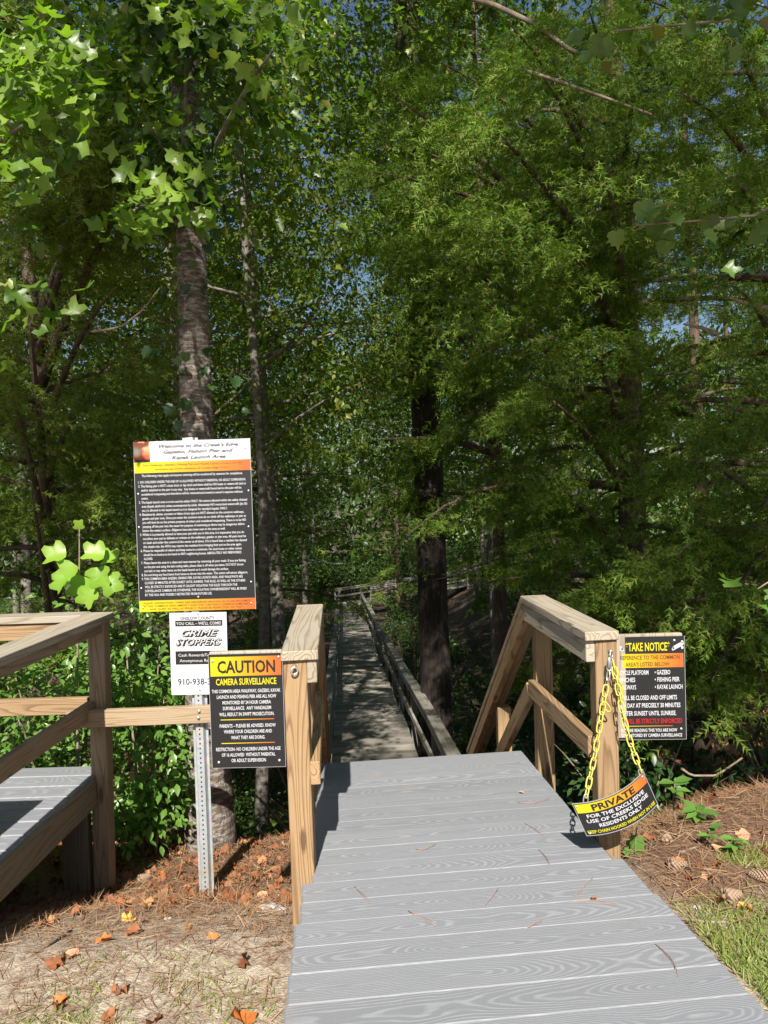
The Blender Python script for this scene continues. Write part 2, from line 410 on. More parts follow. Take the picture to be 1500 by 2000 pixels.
# stairs down
n_st = 9
for i in range(n_st):
    y = 4.38 + i*.25; z = .135 - (i+1)*.19
    beam('stair_tread', (LX(y)+.0, y, z), (RX(y)+.0, y+.02, z), .27, .035, M_pine_w, ramp)
for sx in (-1, 1):
    fx = (lambda y: LX(y)+.03) if sx < 0 else (lambda y: RX(y)-.03)
    beam('stair_stringer', (fx(4.25), 4.28, -.12), (fx(6.5), 6.5, -1.80), .038, .20, M_pine_w, ramp)

def screw(parent, p, r=.006, mt=None, nrm=(0, -1, 0)):
    n_ = Vector(nrm)
    me = _bc.get(('scr', r, (mt or M_screw).name))
    if me is None:
        V = []; F = []
        for j, (rr, h) in enumerate(((1, 0), (.85, .35), (.45, .55))):
            for q in range(8): V.append((rr*r*math.cos(q*math.pi/4), rr*r*math.sin(q*math.pi/4), h*r))
        for j in range(2):
            for q in range(8): F.append((j*8+q, j*8+(q+1) % 8, j*8+8+(q+1) % 8, j*8+8+q))
        F.append(tuple(16+q for q in range(8)))
        me = mesh('screw', V, F, mt or M_screw, True); _bc[('scr', r, (mt or M_screw).name)] = me
    o = bpy.data.objects.new('screw', me)
    M = n_.to_track_quat('Z', 'Y').to_matrix().to_4x4(); M.translation = Vector(p)
    put(o, M, parent); return o

def ring_mesh(name, R, r, mt, sx=1., n=16, m=6, straight=0.):
    """torus / chain-link in XZ plane, long axis Z"""
    V = []; F = []
    path = []
    for i in range(n):
        a = 2*math.pi*i/n; z = R*math.sin(a); x = R*math.cos(a)*sx
        z += straight/2 if math.sin(a) > 1e-6 else (-straight/2 if math.sin(a) < -1e-6 else 0)
        path.append(Vector((x, 0, z)))
    for i, p in enumerate(path):
        t = (path[(i+1) % n]-path[i-1]).normalized(); s = t.cross(Vector((0, 1, 0))).normalized()
        for k2 in range(m):
            a = 2*math.pi*k2/m; V.append(p + s*math.cos(a)*r + Vector((0, 1, 0))*math.sin(a)*r)
    for i in range(n):
        for k2 in range(m):
            a = i*m+k2; b = i*m+(k2+1) % m; c2 = ((i+1) % n)*m+(k2+1) % m; d2 = ((i+1) % n)*m+k2
            F.append((a, b, c2, d2))
    return mesh(name, V, F, mt, True)
# eye bolts on the front posts
ringm = ring_mesh('eye_bolt', .013, .0035, M_steel)
def eye_bolt(p, tilt=0):
    o = bpy.data.objects.new('eye_bolt', ringm)
    put(o, Matrix.Translation(Vector(p)+Vector((0, -.020, 0))) @ Matrix.Rotation(tilt, 4, 'Z'), ramp)
    o2 = bpy.data.objects.new('bolt_shank', tube('bolt_shank', [(0, .012, .013), (0, -.008, .013)], [.008, .006], M_steel, 8))
    put(o2, Matrix.Translation(Vector(p)+Vector((0, -.010, 0))), ramp)
eye_bolt(at(576, 1308, 2.80), .3)
eye_bolt(at(1191, 1277, 3.00), .9)

# ------------------------------------------------------------------ second platform at the left
plat = empty('side_platform', (-1.6, 3.95, -.45), 'grey composite platform with railings at the left, its corner post beside the sign post', 'platform')
PX = -1.60
PF = lambda y, a=0.: -1.572+.035*(y-3.95)+a
yc = 4.02; z0 = .185
while yc > .6:
    beam('deck_board', (-4.2, yc, z0-.0125), (PF(yc, -.026), yc, z0-.0125+random.uniform(-.001, .001)), .1375, .025, M_comp, plat, ch=.0065)
    yc -= .1405
beam('rim_board', (PF(.6, -.022), .6, z0-.078), (PF(3.9, -.022), 3.90, z0-.078), .038, .145, M_rim, plat)
beam('rim_board', (-4.2, 4.075, z0-.12), (PX-.02, 4.075, z0-.12), .038, .184, M_rim, plat)
for yy in (3.2, 2.4, 1.6):
    beam('joist', (-4.2, yy, z0-.10), (PX-.08, yy, z0-.10), .038, .14, M_rim, plat)
zt = 1.01
beam('corner_post', (-1.590, 3.995, -.62), (-1.565, 3.995, zt), .089, .089, M_pine_w, plat, up=(0, 1, 0), ch=.004)
beam('doubled_post', (-1.72, 3.97, -.60), (-1.72, 3.97, z0-.215), .14, .06, M_rim, plat, up=(0, 1, 0))
beam('back_post', (-3.4, 4.06, -.8), (-3.4, 4.06, zt), .089, .089, M_pine_w, plat, up=(0, 1, 0), ch=.004)
for yy in (2.1, .75):
    beam('side_post', (PF(yy), yy, -.2), (PF(yy), yy, zt), .089, .089, M_pine_w, plat, up=(0, 1, 0), ch=.004)
beam('rail_cap', (PF(.55), .55, zt+.02), (PF(4.05), 4.05, zt+.02), .140, .038, M_cap, plat)
beam('top_rail', (PF(.6, .030), .6, zt-.027), (PF(3.93, .030), 3.93, zt-.027), .038, .054, M_pine_w, plat)
beam('middle_rail', (PF(.6, -.03), .6, .545), (PF(3.94, -.03), 3.94, .545), .038, .089, M_pine_w, plat)
beam('rail_cap', (-4.2, 4.02, zt+.02), (PX-.043, 4.02, zt+.02), .140, .038, M_cap, plat)
beam('top_rail', (-4.2, 3.985, zt-.046), (PX-.03, 3.985, zt-.046), .038, .089, M_pine, plat)
beam('middle_rail', (-4.2, 3.985, .555), (PX-.032, 3.985, .555), .038, .089, M_pine, plat)
# unseen bench added on it, left of the frame, to shade the deck boards
bench = empty('added_shade_bench', (-2.6, 2.45, z0), 'wooden bench with plank backrest added out of view to shade the left platform', 'bench')
for i in range(4):
    beam('seat_plank', (-3.3, 2.15+i*.1, z0+.44), (-1.78, 2.15+i*.1, z0+.44), .09, .03, M_pine_w, bench)
for i in range(7):
    beam('back_plank', (-3.3, 2.60+i*.01, z0+.22+i*.1), (-1.78, 2.60+i*.01, z0+.22+i*.1), .025, .095, M_pine_w, bench)
for xx in (-3.15, -1.93):
    beam('leg', (xx, 2.16, z0), (xx, 2.16, z0+.425), .06, .06, M_pine_w, bench, up=(0, 1, 0))
    beam('leg', (xx, 2.56, z0), (xx, 2.56, z0+.425), .06, .06, M_pine_w, bench, up=(0, 1, 0))
# plank nailed from the corner post to the sign post
br = empty('brace_plank', (-1.3, 3.76, .5), 'horizontal wooden plank nailed across the corner post and bolted to the steel sign post', 'plank')
pa, pb = at(132, 1405, 3.88), at(430, 1393, 3.83)
beam('plank', pa, pb, .036, .089, M_pine_w, br)
for px, py in ((390, 1387), (389, 1400)): screw(br, at(px, py, 3.83)+Vector((0, -.018, 0)), .009)

# ------------------------------------------------------------------ steel sign post
spb = at(403, 1752, 3.87); spb.z = gzf(spb.x, spb.y)
upost = empty('sign_post', (spb.x, 3.87, spb.z), 'perforated galvanised steel channel post holding the two tall signs', 'post')
def channel():
    prof = [(-.040, .012), (-.028, .012), (-.019, -.012), (.019, -.012), (.028, .012), (.040, .012)]
    back = [(x, y+.004) for x, y in prof]
    zs = [-.35, 2.42]; V = []; F = []
    loop = prof+back[::-1]; m = len(loop)
    for z in zs:
        for x, y in loop: V.append((x, y, z))
    for i in range(m): F.append((i, (i+1) % m, (i+1) % m+m, i+m))
    h = len(prof)
    for i in range(h-1): F.append((i+m, i+1+m, m+m-2-i, m+m-1-i))
    return mesh('channel', V, F, M_galv)
obj('channel', channel(), upost)
hm = box_mesh('hole', .0075, .001, .0085, M_hole, .0003)
for i in range(42):
    o = obj('hole', hm, upost); o.location = (0, -.0126, .05+i*.0254*1.0)

# ------------------------------------------------------------------ lettering
_fc = {}
def glyphs(text, offset=0., shear=0., spacing=1.0):
    k = (text, offset, shear, spacing)
    if k in _fc: return _fc[k]
    cu = bpy.data.curves.new('t', 'FONT'); cu.body = text; cu.resolution_u = 2; cu.offset = offset; cu.shear = shear
    cu.space_character = spacing; cu.fill_mode = 'FRONT'
    o = bpy.data.objects.new('t', cu); C.objects.link(o)
    dg = bpy.context.evaluated_depsgraph_get(); dg.update()
    me = bpy.data.meshes.new_from_object(o.evaluated_get(dg))
    V = np.zeros(len(me.vertices)*3); me.vertices.foreach_get('co', V); V = V.reshape(-1, 3)
    F = [tuple(p.vertices) for p in me.polygons]
    bpy.data.objects.remove(o); bpy.data.curves.remove(cu); bpy.data.meshes.remove(me)
    _fc[k] = (V, F); return V, F
class Sign:
    def __init__(s, name, label, w, h, center, yaw, plate, tilt=0., parent=None, thick=.003, warp=None, rn=None):
        s.w, s.h = w, h; s.warp = warp
        s.M = Matrix.Translation(center) @ Matrix.Rotation(yaw, 4, 'Z') @ Matrix.Rotation(tilt, 4, 'Y') @ Matrix.Rotation(rad(90), 4, 'X')
        s.root = empty(name, center, label, 'sign')
        s.txt = {}; s.panel(0, 0, 1, 1, plate, 'panel', 0., thick)
    def P(s, u, v, z): return Vector(((u-.5)*s.w, (.5-v)*s.h, z))
    def fin(s, me, name):
        if s.warp:
            for v in me.vertices: v.co = s.warp(v.co)
        o = bpy.data.objects.new(name, me); put(o, s.M, s.root); return o
    def panel(s, u0, v0, u1, v1, m, name, z=.0006, thick=.0006, nseg=1):
        if s.warp: nseg = 24
        V = []; F = []
        for i in range(nseg+1):
            u = u0+(u1-u0)*i/nseg
            for v in (v0, v1):
                for zz in (z, z-thick): V.append(s.P(u, v, zz))
        for i in range(nseg):
            a = i*4; b = a+4
            F += [(a, a+2, b+2, b), (a+1, b+1, b+3, a+3), (a, b, b+1, a+1), (a+2, a+3, b+3, b+2)]
        F += [(0, 1, 3, 2), (nseg*4, nseg*4+2, nseg*4+3, nseg*4+1)]
        return s.fin(mesh(name, V, F, m), name)
    def text(s, t, u0, u1, v, h, m, offset=0., shear=0., z=.0013, fit=True, maxw=None):
        """caps height h (fraction of sign height), centred on v, spanning u0..u1"""
        V, F = glyphs(t, offset, shear)
        if not len(V): return
        x0, x1 = V[:, 0].min(), V[:, 0].max(); cap = .729
        W2 = (u1-u0)*s.w; sx = W2/(x1-x0); sy = h*s.h/cap
        base = len(s.txt.setdefault(m.name, [m, [], []])[1]); rec = s.txt[m.name]
        for p in V: rec[1].append(((p[0]-x0)*sx+(u0-.5)*s.w, (p[1]-cap/2)*sy+(.5-v)*s.h, z))
        rec[2] += [tuple(i+base for i in f) for f in F]
    def done(s):
        for m, V, F in s.txt.values(): s.fin(mesh('lettering', V, F, m), 'lettering')
    def screws(s, pts, r=.006):
        for u, v in pts:
            p = s.P(u, v, .0012)
            if s.warp: p = s.warp(p)
            screw(s.root, s.M @ p, r)

# --- welcome sign
cw = at(380, 1026.5, 3.85)
s = Sign('welcome_sign', 'tall black rules sign with white heading and sunset picture above the crime hotline sign', .607, .888, cw, rad(-1), M_black)
s.panel(0, 0, 1, .1205, M_white, 'heading')
s.panel(-.004, -.002, 0, 1.002, M_edge, 'left_edge'); s.panel(1, -.002, 1.004, 1.002, M_edge, 'right_edge')
def sunset():
    n = NB('sunset_print'); g = n.tc('Generated'); q = n.new('SeparateXYZ'); n.l.new(g, q.inputs[0])
    c = n.ramp(n.math('ADD', q.outputs[1], n.math('MULTIPLY', n.noise(g, 4, 3, .5), .2)), [(.1, (.45, .05, .02)), (.45, (.75, .16, .06)), (.75, (.85, .32, .18)), (1, (.8, .25, .15))])
    dx = n.math('SUBTRACT', q.outputs[0], .15); dy = n.math('SUBTRACT', q.outputs[1], .42)
    d = n.math('SQRT', n.math('ADD', n.math('MULTIPLY', dx, dx), n.math('MULTIPLY', n.math('MULTIPLY', dy, dy), 1.6)))
    c = n.mix(n.ramp(d, [(.14, (1,)*3), (.42, (0,)*3)]), c, (.95, .88, .7)); n.l.new(c, n.b.inputs['Base Color']); n.b.inputs['Roughness'].default_value = .4
    return n.m
s.panel(0, 0, .138, .1045, sunset(), 'sunset_picture', z=.0012); s.panel(0, .1045, .138, .1205, M_black, 'picture_base', z=.0012)
s.panel(.07, .082, .13, .0845, M_kprint, 'bird_silhouette', z=.0016)
s.panel(0, .1205, 1, .184, M_band, 'band'); s.panel(0, .934, 1, 1, M_band, 'band')
s.text("Welcome to the Creek's Edge", .22, .90, .030, .020, M_gprint, .028, .35)
s.text("Gazebo, Fishing Pier and", .255, .855, .064, .020, M_gprint, .028, .35)
s.text("Kayak Launch Area", .325, .79, .098, .020, M_gprint, .028, .35)
s.text("This Walkway, Gazebo, Fishing Pier and Kayak Launch Area is for the", .07, .93, .1385, .0105, M_oprint, .01)
s.text("exclusive use of the residents of Creeks Edge ONLY.", .18, .82, .163, .0105, M_oprint, .01)
RULES = [("The following rules apply and anyone entering will be monitored by cameras for compliance.", .06, .93, .1995)]
body = [("1. NO CHILDREN UNDER THE AGE OF 16 ALLOWED WITHOUT PARENTAL OR ADULT SUPERVISION.", 0, .955), ("2. The fishing pier is NOT a boat dock or day dock and there shall be NO boats or watercraft tied to", 0, .955),
("and/or attached to the pier in any way.  Any boats or watercraft found tied to the pier will be", 1, .915), ("considered trespassing and therefore will be removed and towed at owner's expense without", 1, .925), ("notice.", 1, .11),
("3. The kayak launch area is to be used by adults ONLY. No minors allowed within the safety chained", 0, .96), ("area (kayak platform) unless accompanied by adult. Absolutely NO motorized watercraft (Jet Ski", 1, .96), ("etc.) is allowed in the kayak launch as it is designed for standard kayaks ONLY.", 1, .79),
("4. Skateboards, skates, scooters or bikes of any type are NOT allowed on the common walkways,", 0, .93), ("gazebo and pier area. Once you enter the common area do no climb off the walkways or pier as", 1, .945), ("you will then be on the private property of others and considered trespassing. There is to be NO", 1, .945),
("jumping off the pier into the water for purpose of swimming as there may be dangerous debris", 1, .93), ("below the waters surface. Alligators have also been seen in the area as well.", 1, .765),
("5. While it is presently allowed to have your pet with you in this area, it is imperative that you do", 0, .925), ("not allow your pet to defecate or urinate on the walkways, gazebo or pier area. All pets must be", 1, .94), ("on leash and under the control of the owner at all times. If it is found that a resident has abused", 1, .945), ("this simple rule, the HOA may restrict the resident from bringing their pet to the area again.", 1, .90),
("6. Please be respectful of others and keep noise to a minimum. No loud music or other noises", 0, .90), ("should be so loud as to be heard at ANY neighboring homes. ABSOLUTELY NO FIREWORKS", 1, .895), ("ALLOWED.", 1, .13),
("7. Please leave the area in a clean and neat manner by removing all your trash. If you are fishing", 0, .93), ("on the pier and using the bait cutting table, please clean it off when you leave. DO NOT throw", 1, .91), ("out bait or any other items on the kayak launch as it could damage the surface.", 1, .78),
("8. Do not bring any food items from home to throw into the water. This action will attract alligators.", 0, .945), ("9. THIS COMMON AREA GAZEBO, FISHING PIER, KAYAK LAUNCH AREA, AND WALKWAYS ARE", 0, .90),
("CLOSED 30 MINUTES AFTER SUNSET UNTIL SUNRISE. THIS RULE, AS WELL AS THE OTHERS", 1, .92), ("WILL BE STRICTLY ENFORCED AND IF CAUGHT VIOLATING THE RULES THROUGH THE", 1, .85), ("SURVEILLANCE CAMERAS OR OTHERWISE, THE VIOLATING OWNER/RESIDENT WILL BE FINED", 1, .93), ("BY THE HOA AND POSSIBLY RESTRICTED FROM FUTURE USE.", 1, .63)]
for i, (t, ind, ue) in enumerate(body): RULES.append((t, .028+.024*ind, ue, .2365+.0237*i))
for t, u0, u1, v in RULES: s.text(t, u0, u1, v, .0145, M_wprint, .012)
s.text("PLEASE UNDERSTAND- THERE ARE NEIGHBORS AROUND IN CLOSE PROXIMITY", .035, .965, .9495, .0115, M_oprint, .01)
s.text("OF THIS COMMON AREA AMENITY AND THEY CERTAINLY DESERVE SOME PEACE", .025, .97, .967, .0115, M_oprint, .01)
s.text("AND QUIET AS WELL AS PRIVACY. PLEASE BE RESPECTFUL OF THAT.", .09, .90, .985, .0115, M_oprint, .01)
s.done(); s.screws([(.96, .055), (.07, .055), (.025, .305), (.975, .305), (.02, .50), (.965, .515), (.02, .86), (.97, .84), (.51, .92), (.03, .975), (.965, .965)], .0055)
# --- crime hotline sign
cc = at(388.5, 1276.5, 3.853)
s = Sign('hotline_sign', 'white crime hotline sign mounted below the tall black rules sign', .300, .432, cc, rad(-1), M_white, tilt=rad(.6))
s.text("ONSLOW COUNTY", .19, .79, .066, .038, M_gprint, .022)
s.panel(.10, .095, .925, .165, M_kprint, 'black_bar', z=.0008); s.text("YOU CALL – WE'LL COME!", .115, .90, .130, .036, M_wprint, .01)
for dx, dy, m, of, z in ((.016, .010, M_kprint, .05, .0010), (0, 0, M_kprint, .045, .0012), (0, 0, M_wprint, -.0, .0018)):
    s.text("CRIME", .20+dx, .85+dx, .245+dy, .078, m, of, .35, z); s.text("STOPPERS", .09+dx, .90+dx, .355+dy, .078, m, of, .35, z)
s.panel(.09, .468, .955, .630, M_kprint, 'black_bar', z=.0008)
s.text("Cash RewardsTo $2,500", .14, .93, .515, .036, M_wprint, .006); s.text("Anonymous Reporting", .16, .92, .582, .036, M_wprint, .006)
s.text("910-938-3", .12, .69, .838, .078, M_gprint, .014)
s.done(); s.screws([(.5, .02), (.5, .945)], .006)
# --- caution sign on its backing board
c2 = at(482.5, 1388, 2.868)
s = Sign('caution_sign', 'black CAUTION camera surveillance sign on a board left of the left ramp post', .287, .446, c2, rad(-1), M_black)
bb = empty('sign_board', c2+Vector((0, .02, 0)), 'wooden board behind the CAUTION sign', 'board')
beam('board', c2+Vector((0, .018, -.215)), c2+Vector((0, .018, .232)), .284, .026, M_cap, bb, up=(0, 1, 0))
for e in ((-.006, -.003, 0, 1.003), (1, -.003, 1.006, 1.003), (0, 1, 1, 1.003)): s.panel(*e, M_edge, 'plate_edge')
s.panel(.02, .022, .985, .192, M_band, 'band'); s.text("CAUTION", .115, .905, .108, .108, M_kprint, .028)
s.text("CAMERA SURVEILLANCE", .09, .915, .240, .058, M_yprint, .022)
for t, u0, u1, v in [("THIS COMMON AREA WALKWAY, GAZEBO, KAYAK", .03, .965, .323), ("LAUNCH AND FISHING PIER ARE ALL NOW", .095, .905, .373), ("MONITORED BY 24 HOUR CAMERA", .17, .83, .424), ("SURVIELLANCE.  ANY VANDALISM", .17, .83, .474), ("WILL RESULT IN SWIFT PROSECUTION.", .12, .87, .527),
    ("PARENTS – PLEASE BE ADVISED. KNOW", .12, .885, .629), ("WHERE YOUR CHILDREN ARE AND", .175, .83, .680), ("WHAT THEY ARE DOING.", .27, .735, .733), ("RESTRICTION- NO CHILDREN UNDER THE AGE", .06, .94, .835), ("OF 16 ALLOWED  WITHOUT PARENTAL", .135, .865, .885), ("OR ADULT SUPERVISION", .265, .735, .935)]:
    s.text(t, u0, u1, v, .031, M_wprint, .016)
s.panel(.135, .573, .865, .580, M_band, 'rule_line'); s.panel(.135, .781, .865, .788, M_band, 'rule_line')
s.done(); s.screws([(.055, .055), (.955, .035), (.09, .95), (.92, .945)])
# --- take notice sign on its backing board
c3 = at(1267, 1344, 3.14)
s = Sign('notice_sign', 'black TAKE NOTICE closing hours sign behind the right ramp post', .305, .442, c3, rad(-3), M_black)
bb = empty('sign_board', c3+Vector((0, .02, 0)), 'wooden board behind the TAKE NOTICE sign', 'board')
beam('board', c3+Vector((0, .018, -.215)), c3+Vector((0, .018, .231)), .302, .026, M_cap, bb, up=(0, 1, 0))
for e in ((-.006, -.003, 0, 1.003), (1, -.003, 1.006, 1.003), (0, 1, 1, 1.003)): s.panel(*e, M_edge, 'plate_edge')
s.text("*TAKE NOTICE*", .19, .80, .095, .082, M_yprint, .022)
s.panel(.0, .165, .985, .300, M_band, 'band')
s.text("IN REFERENCE TO THE COMMON", .035, .935, .2, .040, M_oprint, .016); s.text("AREA'S LISTED BELOW:", .185, .80, .266, .040, M_oprint, .016)
for t, u0, u1, v in [("• BICYCLE PLATFORM", .035, .50, .345), ("• BENCHES", .035, .315, .415), ("• WALKWAYS", .035, .325, .487), ("• GAZEBO", .585, .80, .345), ("• FISHING PIER", .585, .925, .415), ("• KAYAK LAUNCH", .585, .965, .487),
    ("WILL BE CLOSED AND OFF LIMITS", .12, .885, .590), ("EACH DAY AT PRECISELY 30 MINUTES", .05, .93, .665), ("AFTER SUNSET UNTIL SUNRISE.", .12, .87, .742)]:
    s.text(t, u0, u1, v, .044, M_wprint, .018)
s.text("THIS WILL BE STRICTLY ENFORCED", .03, .95, .818, .046, M_rprint, .016)
s.panel(.14, .866, .82, .872, M_band, 'rule_line')
s.text("IF YOU ARE READING THIS YOU ARE NOW", .06, .88, .908, .032, M_wprint, .02); s.text("BEING MONITORED BY CAMERA SURVEILLANCE", .02, .945, .957, .032, M_wprint, .02)
for u, f in ((.095, 1), (.90, -1)):   # printed camera pictograms: slanted body, bracket
    def quad(pts, m, name, z):
        return s.fin(mesh(name, [s.P(u+f*a, v, z) for a, v in pts] + [s.P(u+f*a, v, z-.0004) for a, v in pts], [tuple(range(len(pts))) if f < 0 else tuple(range(len(pts)))[::-1]] + [tuple(range(len(pts), 2*len(pts)))]), name) if False else s.fin(mesh(name, [s.P(u+f*a, v, z) for a, v in pts], [tuple(range(len(pts)))], m), name)
    quad([(-.09, .045), (.045, .093), (.075, .125), (.06, .14), (-.06, .097), (-.095, .075)], M_wprint, 'camera_pictogram', .0012)
    quad([(-.085, .092), (-.055, .102), (-.06, .125), (-.09, .12)], M_wprint, 'camera_pictogram', .0010)
    quad([(.045, .097), (.062, .119), (.056, .130), (.035, .118)], M_gprint, 'camera_pictogram', .0016)
s.done(); s.screws([(.05, .045), (.865, .04), (.97, .055), (.935, .90)])
# --- hanging PRIVATE sign
def at2(px, py): return at(px, py, 2.84)
TL, TR, BL = at2(1124, 1571), at2(1262, 1509), at2(1143, 1635)
wv = TR-TL; ang = -math.atan2(wv.z, wv.x); wd = wv.length; hd = (TL-BL).length
cp = (TR+BL)/2 + Vector((.0, 0, -.002))
def sag(co):
    t = co.x/(wd/2)
    return Vector((co.x, co.y - .022*(1-t*t)+.006, co.z + .020*(1-t*t)))
s = Sign('private_sign', 'curved PRIVATE residents only sign hanging on yellow chains from the right post', wd, hd*1.02, cp, 0, M_black, tilt=ang, warp=sag)
s.panel(.012, .03, .99, .30, M_band, 'band'); s.text("PRIVATE", .20, .80, .165, .19, M_kprint, .035)
s.text("FOR THE EXCLUSIVE", .10, .90, .405, .105, M_wprint, .02); s.text("USE OF CREEKS EDGE", .075, .93, .56, .105, M_wprint, .02); s.text("RESIDENTS ONLY", .20, .80, .715, .105, M_wprint, .02)
s.text("KEEP CHAIN HOOKED WHEN NOT IN USE", .03, .975, .885, .095, M_yprint, .02)
s.panel(0, -.012, 1, .006, M_edge, 'plate_edge', z=.0004, thick=.0034); s.panel(0, .992, 1, 1.01, M_edge, 'plate_edge', z=.0004, thick=.0034)
s.panel(-.006, -.01, .001, 1.008, M_edge, 'plate_edge', z=.0004, thick=.0034); s.panel(.999, -.01, 1.006, 1.008, M_edge, 'plate_edge', z=.0004, thick=.0034)
s.done(); s.screws([(.04, .08), (.05, .93), (.965, .07)], .004)
# --- chains
chain = empty('hanging_chain', at(1191, 1290, 2.96), 'yellow plastic chain looped from the right post eye bolt down to the PRIVATE sign', 'chain')
lk = ring_mesh('chain_link', .0105, .0032, M_chain, .95, 12, 6, .026); lks = ring_mesh('quick_link', .010, .003, M_steel, .9, 12, 6, .022)
def run(pts, y0, y1, n, me, name, tw=0):
    P = [at(*pts[i], y0+(y1-y0)*i/(len(pts)-1)) for i in range(len(pts))]
    seg = [0]
    for i in range(1, len(P)): seg.append(seg[-1]+(P[i]-P[i-1]).length)
    L = seg[-1]
    def ev(t):
        t = t*L; i = max(j for j in range(len(seg)) if seg[j] <= t+1e-9); i = min(i, len(P)-2)
        return P[i].lerp(P[i+1], (t-seg[i])/(seg[i+1]-seg[i]))
    for i in range(n):
        p0, p1 = ev(i/n), ev((i+1)/n); d0 = (p1-p0).normalized()
        yv = Vector((0, 1, 0)); yv = (yv-d0*yv.dot(d0)).normalized(); xv = yv.cross(d0)
        a = (rad(80) if (i+tw) % 2 else rad(12))+random.uniform(-.25, .25)
        M = Matrix((xv, yv, d0)).transposed().to_4x4(); M.translation = (p0+p1)/2
        o = bpy.data.objects.new(name, me); put(o, M @ Matrix.Rotation(a, 4, 'Z'), chain)
L_ = (at(1180, 1350, 2.93)-at(1142, 1555, 2.84)).length
run([(1184, 1340), (1174, 1400), (1163, 1470), (1152, 1520), (1145, 1556)], 2.945, 2.84, 12, lk, 'chain_link')
run([(1196, 1290), (1206, 1340), (1217, 1400), (1234, 1460), (1251, 1506)], 2.97, 2.84, 13, lk, 'chain_link', 1)
run([(1200, 1305), (1209, 1330), (1212, 1352), (1214, 1368)], 2.96, 2.955, 4, lk, 'chain_link')
run([(1181, 1375), (1188, 1385)], 2.93, 2.93, 1, lk, 'chain_link')
run([(1145, 1552), (1143, 1572)], 2.84, 2.84, 1, lks, 'quick_link'); run([(1250, 1503), (1257, 1522)], 2.84, 2.84, 1, lks, 'quick_link')
run([(1191, 1287), (1189, 1312)], 2.96, 2.955, 1, lks, 'snap_hook'); run([(1189, 1306), (1187, 1336)], 2.95, 2.945, 1, lks, 'snap_hook', 1)
sh = bpy.data.objects.new('snap_barrel', tube('snap_barrel', [(0, 0, -.022), (0, 0, -.018), (0, 0, .018), (0, 0, .022)], [.003, .0075, .0075, .004], M_steel, 8))
put(sh, Matrix.Translation(at(1190, 1294, 2.945)), chain)

# ------------------------------------------------------------------ long boardwalk
bw = empty('boardwalk', (-.1, 6.6, -2.2), 'long narrow weathered boardwalk with plank railings running down into the dark woods', 'boardwalk')
BC = lambda y: -.24-.0578*(y-10.3)
BY = [6.4, 8.0, 10.3, 11.7, 15.2, 20.9, 28, 42, 44.5]; BZ = [-1.60, -1.78, -1.93, -2.04, -2.42, -3.0, -3.52, -4.79, -4.85]
BWZ = lambda y: float(np.interp(y, BY, BZ))
HW = .585
y = 6.42; yend = 43.6; nb = 0
while y < yend:
    wob = .006*math.sin(y*1.7); dx = .0578*.07
    beam('board', (BC(y)-HW+wob, y-.03, BWZ(y)-.018+random.uniform(-.003, .003)), (BC(y)+HW+wob+random.uniform(-.004, .004), y+.03, BWZ(y)-.018+random.uniform(-.003, .003)), .127, .036, M_old, bw, ch=.004)
    y += .1425; nb += 1
seg = [6.6, 8.6, 11.0, 13.4, 15.8, 18.2, 20.6, 23.0, 25.4, 27.8, 30.4, 33.0, 35.6, 38.2, 40.8, 43.4]
off = lambda y: .035*math.sin(y*.8+1)
for sd in (-1, 1):
    X0 = lambda y: BC(y)+sd*(HW+.06)+off(y)*sd*.5
    ys_ = seg if sd < 0 else seg[:-1]+[42.0]
    for i, yy in enumerate(ys_):
        g = float(gz(X0(yy), yy)); beam('post', (X0(yy), yy, min(g-.3, BWZ(yy)-.4)), (X0(yy), yy, BWZ(yy)+.80+random.uniform(-.02, .02)), .089, .089, M_old, bw, up=(0, 1, 0))
        if i < len(ys_)-1:
            y2 = ys_[i+1]; w1, w2 = random.uniform(-.025, .025), random.uniform(-.025, .025)
            a1, a2 = X0(yy)-sd*.062, X0(y2)-sd*.062
            beam('top_rail', (a1, yy, BWZ(yy)+.76+w1), (a2, y2, BWZ(y2)+.76+w2), .036, .089, M_old, bw)
            beam('rail_cap', (X0(yy)-sd*.02, yy-.02, BWZ(yy)+.825+w1), (X0(y2)-sd*.02, y2-.02, BWZ(y2)+.825+w2), .135, .036, M_old, bw)
            beam('lower_rail', (a1, yy, BWZ(yy)+.38+w1), (a2, y2, BWZ(y2)+.38+w2), .036, .089, M_old, bw)
    beam('joist', (BC(6.4)+sd*.5, 6.4, BWZ(6.4)-.13), (BC(15.2)+sd*.5, 15.2, BWZ(15.2)-.13), .04, .18, M_old, bw)
    beam('joist', (BC(15.2)+sd*.5, 15.2, BWZ(15.2)-.13), (BC(43)+sd*.5, 43, BWZ(43)-.14), .04, .18, M_old, bw)
# the leg that turns right at the end
t0, t1 = Vector((BC(43.6)-.6, 43.7, -4.86)), Vector((9.0, 50.0, -4.2))
dv = (t1-t0).normalized(); pv = Vector((-dv.y, dv.x, 0))
n_ = int((t1-t0).length/.3)
for i in range(n_):
    p = t0+dv*(i*.3)+pv*.0
    beam('board', p-pv*.55, p+pv*.65, .29, .036, M_old, bw)
for sgn in (-.62, .70):
    for i in range(8):
        p = t0+dv*(i*1.75)+pv*sgn
        if sgn < 0 and i < 1: continue
        beam('post', p+Vector((0, 0, -1.2)), p+Vector((0, 0, .85)), .089, .089, M_old, bw, up=(0, 1, 0))
        if i < 7:
            q = p+dv*1.75
            for h, ww, hh, nm in ((.89, .13, .04, 'rail_cap'), (.80, .04, .1, 'top_rail'), (.42, .04, .1, 'lower_rail')):
                beam(nm, p+Vector((0, 0, h)), q+Vector((0, 0, h)), ww, hh, M_old, bw)

